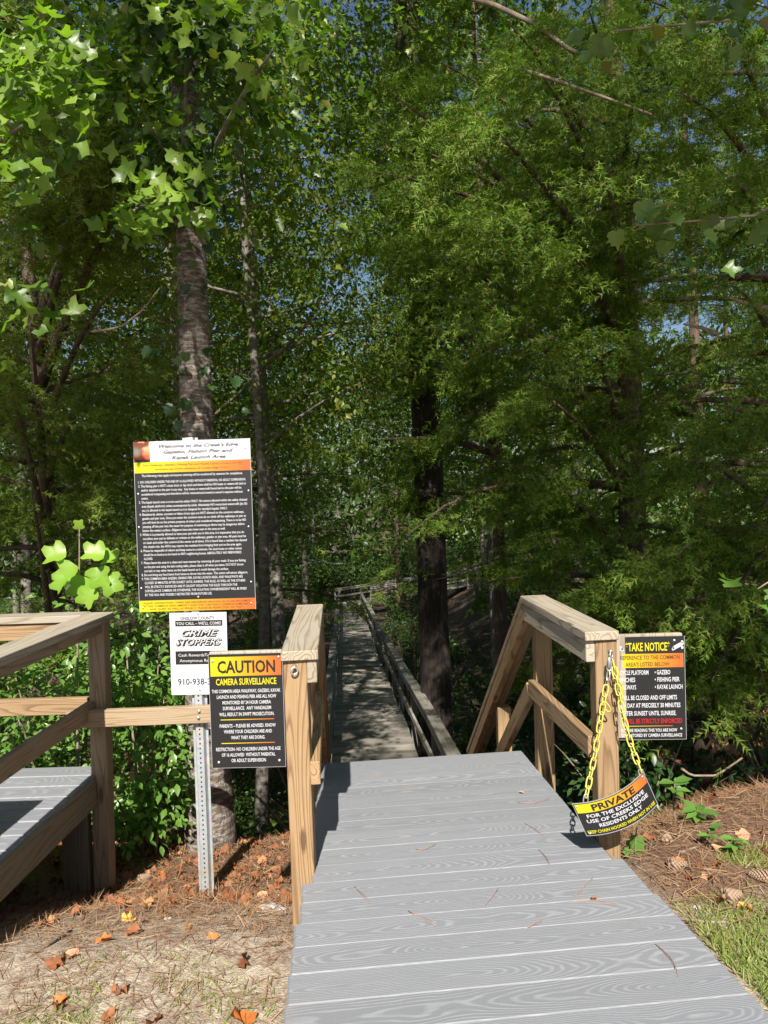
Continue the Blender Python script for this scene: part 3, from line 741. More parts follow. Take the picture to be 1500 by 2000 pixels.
#@@VEG@@
# ------------------------------------------------------------------ vegetation builders
SIMPLE = (np.array([(0, 0, 0), (.30, .45, .10), (0, 1, -.05), (-.30, .45, .10)]), np.array([(0, 1, 2), (0, 2, 3)]))
OVAL = (np.array([(0, 0, 0), (.20, .28, .05), (.23, .58, .05), (0, 1, -.12), (-.23, .58, .05), (-.20, .28, .05), (0, .45, 0)]),
        np.array([(0, 1, 6), (1, 2, 6), (2, 3, 6), (3, 4, 6), (4, 5, 6), (5, 0, 6)]))
def _lobed(pts, cup=.12):
    P = [(x, y, cup*(abs(x)**1.3)*2-.10*y*y) for x, y in pts]
    P = [(x, y, z) for x, y, z in P] + [(-x, y, z) for x, y, z in P[::-1] if abs(x) > 1e-6]
    V = np.array([(0, .42, .0)]+P); n = len(P)
    return V, np.array([(0, 1+(i+1) % n, 1+i) for i in range(n)])
TULIP = _lobed([(0, 0), (.20, .03), (.40, .02), (.60, .20), (.42, .34), (.30, .50), (.46, .74), (.42, 1.0), (.22, .86), (0, .76)], .26)
GUM = _lobed([(0, 0), (.16, .03), (.42, -.02), (.30, .20), (.62, .38), (.26, .44), (.36, .82), (.12, .62), (0, 1.0)])
GRAPE = _lobed([(0, 0), (.20, -.12), (.44, -.02), (.52, .18), (.40, .32), (.55, .50), (.38, .56), (.33, .78), (.15, .78), (0, 1.0)], .28)
TULIPR = _lobed([(0, 0), (.28, .0), (.50, .14), (.54, .31), (.36, .45), (.40, .62), (.47, .80), (.36, .95), (.16, .88), (0, .80)], .38)
MAPLE = _lobed([(0, 0), (.30, .05), (.26, .22), (.48, .42), (.24, .50), (.22, .78), (0, 1.0)], .25)
def _spray(nf=6):
    V = []; T = []
    for i in range(nf):
        y = .06+.82*i/nf; L = .36*(1-.45*i/nf)
        for s in (-1, 1):
            b = len(V); a = rad(38+8*math.sin(i*2.1)); z = .16*math.sin(i*2.7+s*2.)
            V += [(0, y-.02, 0), (0, y+.075, 0), (s*L*math.sin(a), y+L*math.cos(a), z)]; T.append((b, b+1, b+2))
    b = len(V); V += [(-.02, 0, 0), (.02, 0, 0), (0, 1.08, -.04)]; T.append((b, b+1, b+2))
    return np.array(V), np.array(T)
SPRAY = _spray()
def leaves(name, P, D, N, Sz, tmpl, m, parent=None, kind='stuff', origin=(0, 0, 0)):
    P = np.asarray(P, float)-np.asarray(origin, float); D = unit(np.asarray(D, float)); N = np.asarray(N, float)
    Xv = unit(np.cross(D, N)); N = np.cross(Xv, D); tv, tt = tmpl; k = len(tv); n = len(P)
    Sz = np.broadcast_to(np.asarray(Sz, float), (n,))
    if name == 'foliage' and parent is not None:
        w_ = P+np.array(parent.location); wy = np.maximum(w_[:, 1], 0)
        cut = (np.abs(w_[:, 0]-(-.24-.0578*(wy-10.3))) < 1.3) & (wy > 3) & (wy < 46) & (w_[:, 2] < np.interp(wy, BY, BZ)+2.5)
        cut |= (np.abs(w_[:, 0]-.2) < .75) & (wy < 7) & (wy > 0) & (w_[:, 2] < 1.35)
        # foliage grows in clumps with gaps between them
        fq = 1.0 if w_[:, 1].mean() < 9 else .62
        a3, b3, c3_ = (w_*np.array([2.9, 2.6, 3.6])*fq).T
        n3 = np.sin(a3+1.7*np.sin(b3*.7+c3_*.4))*np.sin(c3_*1.1+1.4*np.sin(a3*.6+1))+.6*np.sin(b3*1.9+a3*1.3)*np.cos(c3_*2.1-b3*.5)
        hsh = np.modf(np.abs(np.sin(np.arange(n)*12.9898)*43758.5453))[0]
        cut |= (n3 < CLUMP) & (hsh < .86)
        # canopy openings above the walk: leaves are thinned where their shadow would reach a few stretches of it
        tq = np.zeros(n); LX_, LY_, LZ_ = ld
        for _ in range(6): yy_ = w_[:, 1]+tq*LY_; tq = np.maximum((w_[:, 2]-np.interp(yy_, BY, BZ))/(-LZ_), 0)
        yy_ = w_[:, 1]+tq*LY_; u_ = w_[:, 0]+tq*LX_-(-.24-.0578*(yy_-10.3))
        pat = np.sin(u_*6.3+1.5*np.sin(yy_*2.1))*np.cos(yy_*3.4+1.3*np.sin(u_*5.1+yy_))+.45*np.sin(yy_*8.3+u_*7)
        thr = np.interp(yy_, [7, 8, 10.5, 12.5, 14.5, 16.5, 19, 21, 23, 26.5, 27.5, 29.5, 31, 40, 42, 52], [.6, .42, .38, .6, .9, .1, .8, .3, .9, .9, -.5, -.5, .9, .9, -.4, -.4])
        cut |= (pat > thr) & (np.abs(u_+.0*yy_) < np.where(yy_ > 41, 5., .8)) & (yy_ > 7) & (yy_ < 52) & (w_[:, 1] < 40)
        k_ = ~cut; P, D, N, Xv, Sz = P[k_], D[k_], N[k_], Xv[k_], Sz[k_]; n = len(P)
    V = P[:, None, :] + Sz[:, None, None]*(tv[None, :, 0, None]*Xv[:, None, :] + tv[None, :, 1, None]*D[:, None, :] + tv[None, :, 2, None]*N[:, None, :])
    Tn = (np.arange(n)*k)[:, None, None] + tt[None]
    me = trimesh(name, V.reshape(-1, 3), Tn.reshape(-1, 3), m)
    o = obj(name, me, parent)
    if kind: o['kind'] = kind
    return o
CLUMP = -.22
def rdir(n, rng): return unit(rng.normal(size=(n, 3)))

def limb_path(p0, az, up, L, droop, rng, n=6):
    d = np.array([math.cos(az)*math.cos(up), math.sin(az)*math.cos(up), math.sin(up)]); pts = []
    side = np.array([-math.sin(az), math.cos(az), 0])*rng.normal()*.08
    for i in range(n):
        t = i/(n-1); pts.append(p0 + d*L*t + side*L*math.sin(t*3)*1. + np.array([0, 0, -droop*L*t*t]))
    return np.array(pts)
def path_at(pts, t):
    t = np.clip(t, 0, .9999)*(len(pts)-1); i = t.astype(int); f = (t-i)[:, None]
    return pts[i]*(1-f)+pts[i+1]*f, unit(pts[i+1]-pts[i])

def trunk_pts(base, H, lean, wob, rng, n=9):
    P = []
    for i in range(n):
        t = i/(n-1); P.append((base[0]+lean[0]*t+wob*math.sin(t*5+rng.uniform(0, .6)), base[1]+lean[1]*t+wob*math.cos(t*4), base[2]-.3*(i == 0)+H*t))
    return np.array(P)
def tapered(name, pts, r0, r1, m, parent, n=8, flare=0., bump=.0):
    k = len(pts); R = [r0*(1-i/(k-1))+r1*i/(k-1) for i in range(k)]
    if flare: R[0] *= 1+flare
    return obj(name, tube(name, pts, R, m, n, True, bump), parent)

def broad_tree(name, label, cat, base, H, r0, z0, cr, nl, nleaf, leaf, lmat, bmat, seed, group=None, lean=(0, 0), wob=.1, tmpl=SIMPLE, upang=.5, limbs_as_parts=True, cl=10, sig=.32):
    rng = np.random.default_rng(seed); root = empty(name, tuple(base), label, cat, group)
    tp = trunk_pts((0, 0, 0), H, lean, wob, rng); tapered('trunk', tp, r0, r0*.18, bmat, root, 10, .35, .06)
    Pc = []; Pd = []
    for k in range(nl):
        f = (k+rng.uniform(0, .8))/nl; z = z0+(H-z0)*f*.97; p0, _ = path_at(tp, np.array([z/H])); az = k*2.4+rng.uniform(-.5, .5)
        L = cr*(1-.55*f**1.5)*rng.uniform(.75, 1.15)*(.75 if f < .12 else 1)
        lp = limb_path(p0[0], az, upang*rng.uniform(.3, 1.2), L, .12, rng)
        rr = r0*.34*(1-.6*f); tapered('limb', lp, rr, rr*.15, bmat, root, 5)
        tt = rng.uniform(.3, 1.02, cl); cp, cdr = path_at(lp, tt)
        Pc.append(cp+rng.normal(size=(cl, 3))*L*.20*np.array([1, 1, .7])); Pd.append(cdr)
    Pc = np.concatenate(Pc); n = nleaf
    wts = rng.uniform(.3, 1, len(Pc)); wts /= wts.sum(); ci = rng.choice(len(Pc), n, p=wts)
    q = rng.normal(size=(n, 3))*np.array([sig, sig, sig*.55]); P = Pc[ci]+q
    D = unit(unit(q)*.7+rdir(n, rng)*.7+np.array([0, 0, -.35])); N = unit(rdir(n, rng)*.55+np.array([0, -.12, .8]))
    leaves('foliage', P, D, N, leaf*rng.uniform(.6, 1.3, n), tmpl, lmat, root)
    return root

def cedar_tree(name, label, cat, base, H, r0, z0, cr, nl, nsp, size, lmat, bmat, seed, group=None, lean=(0, 0), extra=(), wob=.08):
    rng = np.random.default_rng(seed); root = empty(name, tuple(base), label, cat, group)
    tp = trunk_pts((0, 0, 0), H, lean, wob, rng); tapered('trunk', tp, r0, r0*.15, bmat, root, 10, .3, .08)
    limbs = []
    for k in range(nl):
        f = (k+rng.uniform(0, .8))/nl; z = z0+(H-z0)*f*.98; p0, _ = path_at(tp, np.array([z/H])); az = k*2.4+rng.uniform(-.6, .6)
        L = cr*(1-.75*f**1.4)*rng.uniform(.7, 1.2); limbs.append(limb_path(p0[0], az, rng.uniform(.1, .45), L, rng.uniform(.15, .4), rng))
    for (z, tgt) in extra:
        p0, _ = path_at(tp, np.array([z/H])); q = np.array(tgt)-np.array(base); m = (p0[0]+q)/2+np.array([0, 0, .35])
        t = np.linspace(0, 1, 7)[:, None]; limbs.append((1-t)**2*p0[0]+2*t*(1-t)*m+t*t*q)
    Ls = np.array([np.linalg.norm(l[-1]-l[0]) for l in limbs]); w = Ls**1.4; w /= w.sum()
    PP, DD, NN, SS = [], [], [], []
    for l, L, ww in zip(limbs, Ls, w):
        tapered('limb', l, .012+.014*L, .004, bmat, root, 5)
        n = int(nsp*ww); nt = max(4, int(L*9))            # twigs, each carrying a flat fan of sprays
        tw_t = rng.uniform(.18, 1., nt); tp_, td = path_at(l, tw_t); sd_ = rng.choice([-1, 1], nt)
        lat = unit(np.cross(td, np.array([0, 0, 1.]))); tdv = unit(td*.7+lat*sd_[:, None]*rng.uniform(.3, 1., (nt, 1))+np.array([0, 0, -.15])+rng.normal(size=(nt, 3))*.25)
        tl = (.22+.34*(1-tw_t))*min(L, 2.2)*rng.uniform(.5, 1.1, nt)
        i = rng.integers(0, nt, n); u = rng.uniform(0.05, 1, n)**.8
        P = tp_[i]+tdv[i]*(tl[i]*u)[:, None]+np.array([0, 0, -1])*(.28*tl[i]*u*u)[:, None]+rng.normal(size=(n, 3))*np.array([.045, .045, .035])
        s2 = rng.choice([-1, 1], n); l2 = unit(np.cross(tdv[i], np.array([0, 0, 1.])))
        D = unit(tdv[i]*.8+l2*s2[:, None]*rng.uniform(.2, .9, (n, 1))+np.array([0, 0, -.3])+rng.normal(size=(n, 3))*.42)
        PP.append(P); DD.append(D); NN.append(unit(np.array([0, -.2, .8])+rng.normal(size=(n, 3))*.75)); SS.append(size*rng.uniform(.6, 1.3, n))
    leaves('foliage', np.concatenate(PP), np.concatenate(DD), np.concatenate(NN), np.concatenate(SS), SPRAY, lmat, root)
    return root

def shrub(name, label, cat, base, rx, ry, h, nstem, nleaf, leaf, lmat, seed, group=None, tmpl=OVAL, z0=.15, sig=.13, extra_pts=None):
    rng = np.random.default_rng(seed); root = empty(name, tuple(base), label, cat, group); C_ = []
    for k in range(nstem):
        az = rng.uniform(0, 6.28); rr = math.sqrt(rng.uniform(0, 1)); hh = h*rng.uniform(.45, 1)*(1-.35*rr*rr)
        e = np.array([math.cos(az)*rx*rr, math.sin(az)*ry*rr, hh]); s0 = np.array([e[0]*.25, e[1]*.25, -.1]); m = (s0+e)/2+np.array([0, 0, .15*h])
        t = np.linspace(0, 1, 6)[:, None]; p = (1-t)**2*s0+2*t*(1-t)*m+t*t*e
        if k < 14: tapered('stem', p, .012, .003, M_twig, root, 5)
        tt = rng.uniform(.3, 1.05, 7); C_.append(path_at(p, tt)[0]+rng.normal(size=(7, 3))*.08)
    C_ = np.concatenate(C_); n = nleaf; ci = rng.integers(0, len(C_), n); q = rng.normal(size=(n, 3))*sig*np.array([1, 1, .6])
    P = C_[ci]+q; P[:, 2] = np.maximum(P[:, 2], .03)
    D = unit(unit(q)*.9+rdir(n, rng)*.5+np.array([0, 0, -.15])); N = unit(rdir(n, rng)*.5+np.array([0, -.3, .8]))
    leaves('foliage', P, D, N, leaf*rng.uniform(.6, 1.25, n), tmpl, lmat, root)
    return root
def bleaf(name, tmpl, m):
    me = trimesh(name, tmpl[0], tmpl[1], m); return me
def big_leaves(root, centers, n, size, me, rng, sig, down=.5, name='leaf'):
    """single large leaves, each an object, hung round the given centres (world coords)"""
    ro = Vector(root.location)
    for i in range(n):
        c = centers[rng.integers(0, len(centers))]; q = rng.normal(size=3)*np.array(sig)
        p = np.array(c)+q; D = unit(unit(q)*.5+rng.normal(size=3)*.5+np.array([0, -.25, -down])); N = unit(rng.normal(size=3)*.4+np.array([0, -.75, .75]))
        Xv = unit(np.cross(D, N)); N = np.cross(Xv, D); s_ = size*rng.uniform(.65, 1.2)
        M = Matrix([(Xv[0]*s_, D[0]*s_, N[0]*s_, p[0]-ro.x), (Xv[1]*s_, D[1]*s_, N[1]*s_, p[1]-ro.y), (Xv[2]*s_, D[2]*s_, N[2]*s_, p[2]-ro.z), (0, 0, 0, 1)])
        o = bpy.data.objects.new(name, me); link(o, root); o.matrix_local = M
def G(x, y, dz=-.03): return (x, y, gzf(x, y)+dz)
def bent(name, P, r0, r1, m, parent=None, n=6, k=9):
    """a stick through world points (Catmull-like by linear resample)"""
    P = np.array([list(p) for p in P]); t = np.linspace(0, .9999, k); pts, _ = path_at(P, t)
    loc = np.array(parent.location) if parent is not None else np.zeros(3)
    return tapered(name, pts-loc, r0, r1, m, parent, n)

# ------------------------------------------------------------------ the named trees
# tulip tree with the mottled trunk behind the welcome sign
tul = empty('tulip_tree', (-1.215, 4.85, -.66), 'tall tulip tree with mottled pale trunk rising right behind the rules sign', 'tree')
tr = np.random.default_rng(3)
tpts = np.array([(0, 0, -.35), (0, 0, .15), (0, 0, .8), (.0, .02, 2.3), (.01, .02, 4.1), (.0, .05, 6.5), (.05, .1, 9), (.1, .1, 13.)])
obj('trunk', tube('trunk', tpts, [.20, .165, .135, .112, .095, .085, .07, .03], M_tulipbark, 16, True, .05), tul)
lf = bleaf('leaf', TULIP, L_tulip)
def limb_to(root, start, end, r0=.022, r1=.005, rise=.2, m=M_greybark):
    s_, e_ = np.array(list(start)), np.array(list(end)); mid = (s_+e_)/2+np.array([0, 0, rise]); t = np.linspace(0, 1, 8)[:, None]
    p = (1-t)**2*s_+2*t*(1-t)*mid+t*t*e_; tapered('limb', p-np.array(root.location), r0, r1, m, root, 6); return p
lb = [limb_to(tul, (-1.26, 4.85, 3.4), at(x, y, d)) for x, y, d in ((330, 400, 3.5), (250, 420, 3.6), (300, 250, 3.8), (540, 90, 3.4))]
big_leaves(tul, [at(x, y, d) for x, y, d in ((260, 430, 3.6), (300, 400, 3.5), (345, 410, 3.55), (365, 370, 3.6), (290, 360, 3.7), (320, 315, 3.8), (235, 455, 3.6), (385, 385, 3.6), (270, 395, 3.7))], 88, .084, lf, tr, (.07, .09, .06))
big_leaves(tul, [at(x, y, d) for x, y, d in ((350, 270, 4.2), (300, 300, 4.1), (370, 320, 4.2))], 22, .085, lf, tr, (.10, .12, .09))
big_leaves(tul, [at(x, y, d) for x, y, d in ((520, 70, 3.3), (545, 100, 3.4), (480, 105, 3.4), (440, 60, 3.5), (330, 20, 3.6), (420, 20, 3.6))], 34, .09, lf, tr, (.10, .12, .07))
# leaves creeping on the trunk
big_leaves(tul, [(-1.26+.02*i, 4.70, z) for i, z in enumerate((.9, 1.6, 2.3, 2.55, 2.9, 3.3, 1.75, 2.4))], 46, .075, bleaf('leaf', GRAPE, L_dark), tr, (.15, .05, .10), .6)
# upper crown of it, small leaves seen from below
def crown_cloud(root, centers, n, size, tmpl, m, rng, sig, origin=None, kind='stuff', name='foliage'):
    Cn = np.array([list(c) for c in centers]); ci = rng.integers(0, len(Cn), n); q = rng.normal(size=(n, 3))*np.array(sig)
    D = unit(unit(q)*.6+rdir(n, rng)*.6+np.array([0, 0, -.4])); N = unit(rdir(n, rng)*.55+np.array([0, -.25, .75]))
    return leaves(name, Cn[ci]+q, D, N, size*rng.uniform(.6, 1.25, n), tmpl, m, root, kind, origin=tuple(root.location))
crown_pine_ = [at(x, y, 8.6) for x, y in ((830, 60), (835, 160), (820, 260), (845, 380), (830, 470), (850, 560), (815, 620), (860, 660))]
cover_ = [at(x, y, 4.3) for x, y in ((345, 20), (375, 90), (345, 160), (370, 230), (350, 300), (385, 350), (340, 240), (400, 150))]
crown_cloud(tul, cover_, 1300, .085, MAPLE, L_dark, tr, (.15, .12, .14))
cc_ = [at(x, y, d) for x, y, d in ((150, 30, 5.2), (260, 60, 5.4), (230, 150, 5.6), (330, 100, 5.5), (420, 130, 5.8), (300, 200, 5.6), (470, 60, 5.8), (520, 180, 6.2), (200, 220, 5.8), (560, 60, 6.3), (380, 230, 6.), (620, 120, 6.8), (440, 300, 6.4), (640, 20, 7))]
cc_ += [at(x, y, d) for x, y, d in ((340, 10, 4.4), (370, 80, 4.4), (330, 150, 4.4), (380, 200, 4.3), (350, 260, 4.4), (400, 320, 4.4))]
cc_ += [Vector((random.uniform(-4, 1.5), random.uniform(5.6, 8), random.uniform(7, 12))) for _ in range(10)]
for e in cc_[3:26:3]: limb_to(tul, (-1.26, 4.85, min(11, max(3.5, e[2]-.8))), e, .03, .006)
crown_cloud(tul, cc_, 13000, .075, MAPLE, L_broad, tr, (.36, .42, .22))

# tulip tree standing off to the left whose low branch hangs into the frame
tl2 = empty('tulip_tree', G(-3.6, 4.9), 'tulip tree at the far left edge, its bright large leaves hanging in from the corner', 'tree')
obj('trunk', tube('trunk', trunk_pts((0, 0, 0), 11, (.1, 0), .05, tr), list(np.linspace(.16, .05, 9)), M_greybark, 12, True, .05), tl2)
for e in ((40, 120, 3.0), (140, 190, 3.1), (60, 300, 3.0), (60, 580, 3.3), (150, 100, 3.2)): limb_to(tl2, (-3.58, 4.9, 3.1), at(*e))
big_leaves(tl2, [at(x, y, d) for x, y, d in ((20, 60, 2.9), (60, 110, 3.), (110, 100, 3.), (130, 190, 3.1), (60, 180, 3.), (20, 230, 2.9), (150, 215, 3.1), (70, 260, 3.), (95, 150, 3.05), (30, 150, 3), (20, 320, 3.))], 215, .072, lf, tr, (.08, .12, .07))
big_leaves(tl2, [at(x, y, d) for x, y, d in ((40, 380, 3.2), (50, 560, 3.3), (85, 590, 3.3), (30, 640, 3.3), (110, 340, 3.3))], 36, .095, bleaf('leaf', TULIP, L_broad), tr, (.09, .12, .08))
crown_cloud(tl2, [Vector((random.uniform(-5.5, -2.2), random.uniform(5.2, 7.5), random.uniform(4.6, 10))) for _ in range(16)], 3000, .10, TULIP, L_tulip, tr, (.35, .4, .22))

# cedars on the left
cedar_tree('cedar_tree', 'feathery cedar at the left, behind the bright sapling beside the rules sign', 'tree', G(-2.95, 6.3), 9.5, .09, .9, 1.7, 44, 26000, .115, L_cedar2, M_cedarbark, 11,
    extra=((4.2, at(200, 330, 4.6)), (4.5, at(290, 220, 4.7)), (4.4, at(240, 290, 4.3)), (3.6, at(230, 560, 5.)), (3.2, at(230, 700, 5.1)), (2.6, at(60, 640, 4.8)), (2.4, at(20, 760, 4.7)), (2.2, at(250, 830, 5.4)), (1.5, at(60, 950, 5.)), (4.0, at(330, 260, 4.6)), (5.2, at(150, 250, 4.5))))
cedar_tree('cedar_tree', 'darker cedar farther back at the left edge, half hidden by its neighbour', 'tree', G(-4.9, 8.2), 11, .12, .8, 2.2, 40, 14000, .15, L_cedar, M_cedarbark, 12)
# cedars on the right
cedR = cedar_tree('cedar_tree', 'large shaggy cedar with dark ridged trunk standing right of the ramp above the notice sign', 'tree', G(2.35, 7.2), 12, .17, 1.0, 2.5, 56, 52000, .12, L_cedar, M_cedarbark, 13,
    extra=((5., at(760, 180, 5.0)), (5.2, at(840, 300, 4.8)), (5.4, at(700, 330, 6.)), (5., at(930, 220, 4.4)), (4.8, at(960, 420, 4.6)), (5.5, at(1050, 130, 4.5)), (4.5, at(1100, 480, 4.6)), (4.2, at(820, 480, 6.2)), (5.9, at(860, 120, 5.6)),
           (3.6, at(960, 600, 5.4)), (3.2, at(1040, 760, 5.2)), (2.6, at(980, 900, 5.6)), (2.1, at(1080, 1050, 5.2)), (1.7, at(1000, 1180, 5.8)), (6.6, at(1150, 20, 4.8)), (6.2, at(1250, 150, 4.6)), (5.6, at(1250, 300, 5.)), (6.8, at(1300, 20, 5.2)), (5.2, at(1150, 420, 5.2)), (4.8, at(1180, 330, 4.4)), (3.3, at(1150, 640, 4.8)), (6.0, at(990, 40, 4.9)), (1.6, at(1200, 1150, 4.6)), (1.5, at(1330, 1180, 4.6))))
cedE = cedar_tree('cedar_tree', 'cedar with hanging boughs at the right edge, behind the TAKE NOTICE sign', 'tree', G(3.35, 6.2), 10.5, .13, .7, 2.1, 48, 30000, .12, L_cedar, M_cedarbark, 14,
    extra=((4.2, at(1400, 330, 4.)), (4.6, at(1330, 180, 4.2)), (3.3, at(1430, 560, 4.2)), (2.5, at(1420, 800, 4.3)), (2., at(1330, 900, 4.8)), (1.4, at(1440, 1080, 4.5)), (1.1, at(1400, 1250, 4.8)), (4.9, at(1420, 60, 4.)), (1.0, at(1290, 1330, 5.0)), (1.9, at(1320, 1080, 4.2)), (1.8, at(1440, 1160, 4.1)), (1.5, at(1390, 1330, 4.5)), (2.2, at(1490, 1000, 4.)), (1.4, at(1480, 1350, 4.4))))
cedar_tree('cedar_tree', 'slender cedar deeper in, between the large shaggy cedar and the clearing', 'tree', G(4.3, 10.2), 11, .12, 1.6, 2.0, 34, 9000, .17, L_cedar2, M_cedarbark, 15)
# near-black pine by the boardwalk with a cedar-like skirt of dark boughs
pine = empty('pine_tree', G(.62, 10.0), 'thick dark pine with ridged bark rising beside the boardwalk', 'tree')
crown_cloud(pine, crown_pine_, 5200, .15, SPRAY, L_cedar, tr, (.34, .25, .26))
obj('trunk', tube('trunk', trunk_pts((0, 0, 0), 17, (-.15, 0), .04, tr, 14), [.25, .215, .205, .20, .195, .19, .185, .19, .18, .16, .14, .12, .1, .06], M_pinebark, 18, True, .09), pine)
cedar_tree('cedar_tree', 'dark cedar crown hanging round the thick pine above the boardwalk', 'tree', G(1.35, 9.2), 11, .10, 3.6, 2.1, 36, 14000, .17, L_cedar, M_cedarbark, 16,
    extra=((5.4, at(780, 560, 8.5)), (6., at(700, 440, 8.)), (5., at(900, 600, 8.2)), (4.6, at(960, 700, 8.)), (6.5, at(800, 380, 8.)), (4.4, at(890, 760, 8.6))))
# dense tops added to the front trees, unseen above the frame: they keep the wood behind in shade
def dense_top(root, x0, x1, y0, y1, z0, z1, n, size, tmpl, m):
    r_ = np.random.default_rng(int(abs(x0)*10)+3); cs = [(r_.uniform(x0, x1), r_.uniform(y0, y1), r_.uniform(z0, z1)) for _ in range(int((x1-x0)*14))]
    crown_cloud(root, cs, n, size, tmpl, m, r_, (.5, .5, .4))
dense_top(tul, -3.2, .4, 5.2, 8.4, 7.2, 13.5, 4200, .24, SIMPLE, L_broad)
dense_top(tl2, -7.0, -3.2, 5.4, 8.6, 7.2, 12, 4200, .24, SIMPLE, L_broad)
dense_top(cedR, .4, 4.0, 6.0, 9.2, 7.6, 13, 4200, .22, SIMPLE, L_cedar)
dense_top(cedE, 4.0, 7.4, 5.8, 8.6, 7.2, 12.5, 4200, .22, SIMPLE, L_cedar)
# slender trunks
t_ = broad_tree('maple_tree', 'slender grey tree with a crooked trunk right of the tulip tree', 'tree', G(-1.58, 8.2), 11, .075, 4.2, 2.2, 16, 18000, .075, L_broad2, M_greybark, 21, wob=.12, lean=(.35, 0))
broad_tree('maple_tree', 'pale trunked tree left of the boardwalk with thin mottled trunk', 'tree', G(-1.95, 13.2), 15, .14, 6.0, 3.2, 20, 20000, .085, L_broad2, M_greybark, 22, lean=(-.4, 0), wob=.06)
ovh = broad_tree('maple_tree', 'leafy tree overhanging the boardwalk, its light green canopy filling the top middle', 'tree', G(-3.1, 10.6), 13, .11, 3.2, 3.6, 24, 22000, .08, L_broad2, M_greybark, 23, lean=(.6, -.3))
crown_cloud(ovh, [at(x, y, d) for x, y, d in ((620, 30, 10), (680, 80, 11), (740, 20, 10), (700, 180, 10.5), (780, 120, 11.5), (640, 220, 9.5), (760, 260, 11), (700, 320, 10), (600, 330, 9.5), (820, 40, 11), (560, 150, 10), (660, 430, 10), (580, 520, 10.5))], 17000, .085, SIMPLE, L_broad2, tr, (.5, .6, .38))
broad_tree('gum_tree', 'broad leafed tree right of the thick pine with a pale dappled trunk', 'tree', G(1.9, 13.0), 14, .15, 4.5, 3.3, 20, 15000, .10, L_broad, M_greybark, 24)
# off frame trees whose leaves enter at the right edge
gv = empty('grape_vine', G(3.0, 4.3), 'grape vine with brown edged lobed leaves hanging at the upper right', 'vine')
bent('stem', [G(3.0, 4.3), (2.7, 4.2, 2.5), (2.2, 3.9, 4.3), at(1420, 40, 3.3), at(1200, 60, 3.2)], .012, .004, M_twig, gv)
bent('stem', [(2.5, 4.1, 3.4), at(1490, 420, 3.3), at(1380, 430, 3.2), at(1240, 440, 3.2)], .008, .003, M_twig, gv)
bent('stem', [(2.85, 4.25, 1.2), at(1560, 1100, 3.4), at(1480, 1150, 3.3)], .008, .003, M_twig, gv)
gl = bleaf('leaf', GRAPE, L_vine)
big_leaves(gv, [at(x, y, 3.2) for x, y in ((1200, 40), (1240, 60), (1180, 95), (1290, 30), (1380, 50), (1440, 20), (1400, 10))], 26, .085, gl, tr, (.05, .08, .04))
big_leaves(gv, [at(x, y, 3.2) for x, y in ((1240, 430), (1290, 440), (1340, 450), (1400, 430), (1460, 440), (1490, 410), (1490, 460))], 26, .085, gl, tr, (.05, .07, .03))
big_leaves(gv, [at(x, y, 3.2) for x, y in ((1480, 1060), (1470, 1100), (1490, 1160), (1450, 1150), (1390, 520))], 9, .07, bleaf('leaf', TULIP, L_shrub), tr, (.04, .07, .05))
# loose dead limbs caught in the trees
db = empty('dead_branch', at(890, -10, 5.2), 'long bare pale dead branch slanting down through the cedar at the upper right', 'branch')
bent('stick', [at(870, -20, 5.2), at(970, 12, 5.1), at(1040, 45, 5.0), at(1110, 95, 4.9), at(1130, 105, 4.9)], .019, .013, M_twig, db)
bent('stick', [at(1000, 130, 4.6), at(1080, 155, 4.5), at(1180, 190, 4.5), at(1275, 225, 4.4)], .012, .007, M_twig, db)
for q, lab in (([(1500, 602), (1450, 590), (1415, 578)], 'short broken stub branch at the right edge with a pale snapped end'), ([(1400, 652), (1370, 640), (1335, 633)], 'short thick dead branch just left of the broken stub branch'),
    ([(180, 648), (235, 640), (280, 605), (312, 562)], 'thin curved bare twig left of the mottled tulip trunk'), ([(1330, 1500), (1350, 1515), (1400, 1515), (1450, 1480)], 'curved pale dead twig low on the right above the small laurel')):
    e = empty('dead_branch', at(*q[0], 4.4), lab, 'branch'); bent('stick', [at(x, y, 4.4) for x, y in q], .016 if 'thick' in lab or 'stub' in lab else .008, .006 if 'thin' not in lab else .003, M_twig, e)
# fine bare twigs hanging through the cedars
tg = []
rt = np.random.default_rng(44)
# ------------------------------------------------------------------ shrubs and small plants
shrub('leafy_shrub', 'dense glossy green shrub behind the left platform railing', 'shrub', G(-2.25, 5.1), 1.25, .75, 1.95, 46, 12000, .055, L_shrub, 31, sig=.15)
shrub('leafy_shrub', 'green shrub between the platform corner post and the steel sign post', 'shrub', G(-1.62, 4.75), .38, .35, 1.75, 26, 2600, .066, L_shrub, 32, sig=.12)
shrub('leafy_shrub', 'dark shrub low behind the base of the tulip tree', 'shrub', G(-.6, 6.2), .7, .5, 1.2, 22, 2500, .06, L_dark, 33)
sp_ = empty('tulip_sapling', G(-1.95, 4.55), 'small tulip sapling with large bright yellow green leaves left of the rules sign', 'sapling')
bent('stem', [G(-1.95, 4.55), (-1.92, 4.5, .4), at(155, 1120, 4.4), at(155, 1020, 4.4)], .010, .003, M_twig, sp_)
ly = bleaf('leaf', TULIPR, L_tulip2)
def leaf_at(root, me, px, py, d, size, ang, tilt=.3, name='leaf'):
    """one leaf: tip direction ang (degrees, 0 = right, 90 = up) seen from the front"""
    D = Vector((math.cos(rad(ang)), -.25, math.sin(rad(ang)))).normalized(); N = Vector((.1, -1, tilt+.35)); Xv = D.cross(N).normalized(); N = Xv.cross(D)
    p = at(px, py, d)-D*size*.4-Vector(root.location)
    M = Matrix([(Xv[i]*size, D[i]*size, N[i]*size, p[i]) for i in range(3)]+[(0, 0, 0, 1)])
    o = bpy.data.objects.new(name, me); link(o, root); o.matrix_local = M
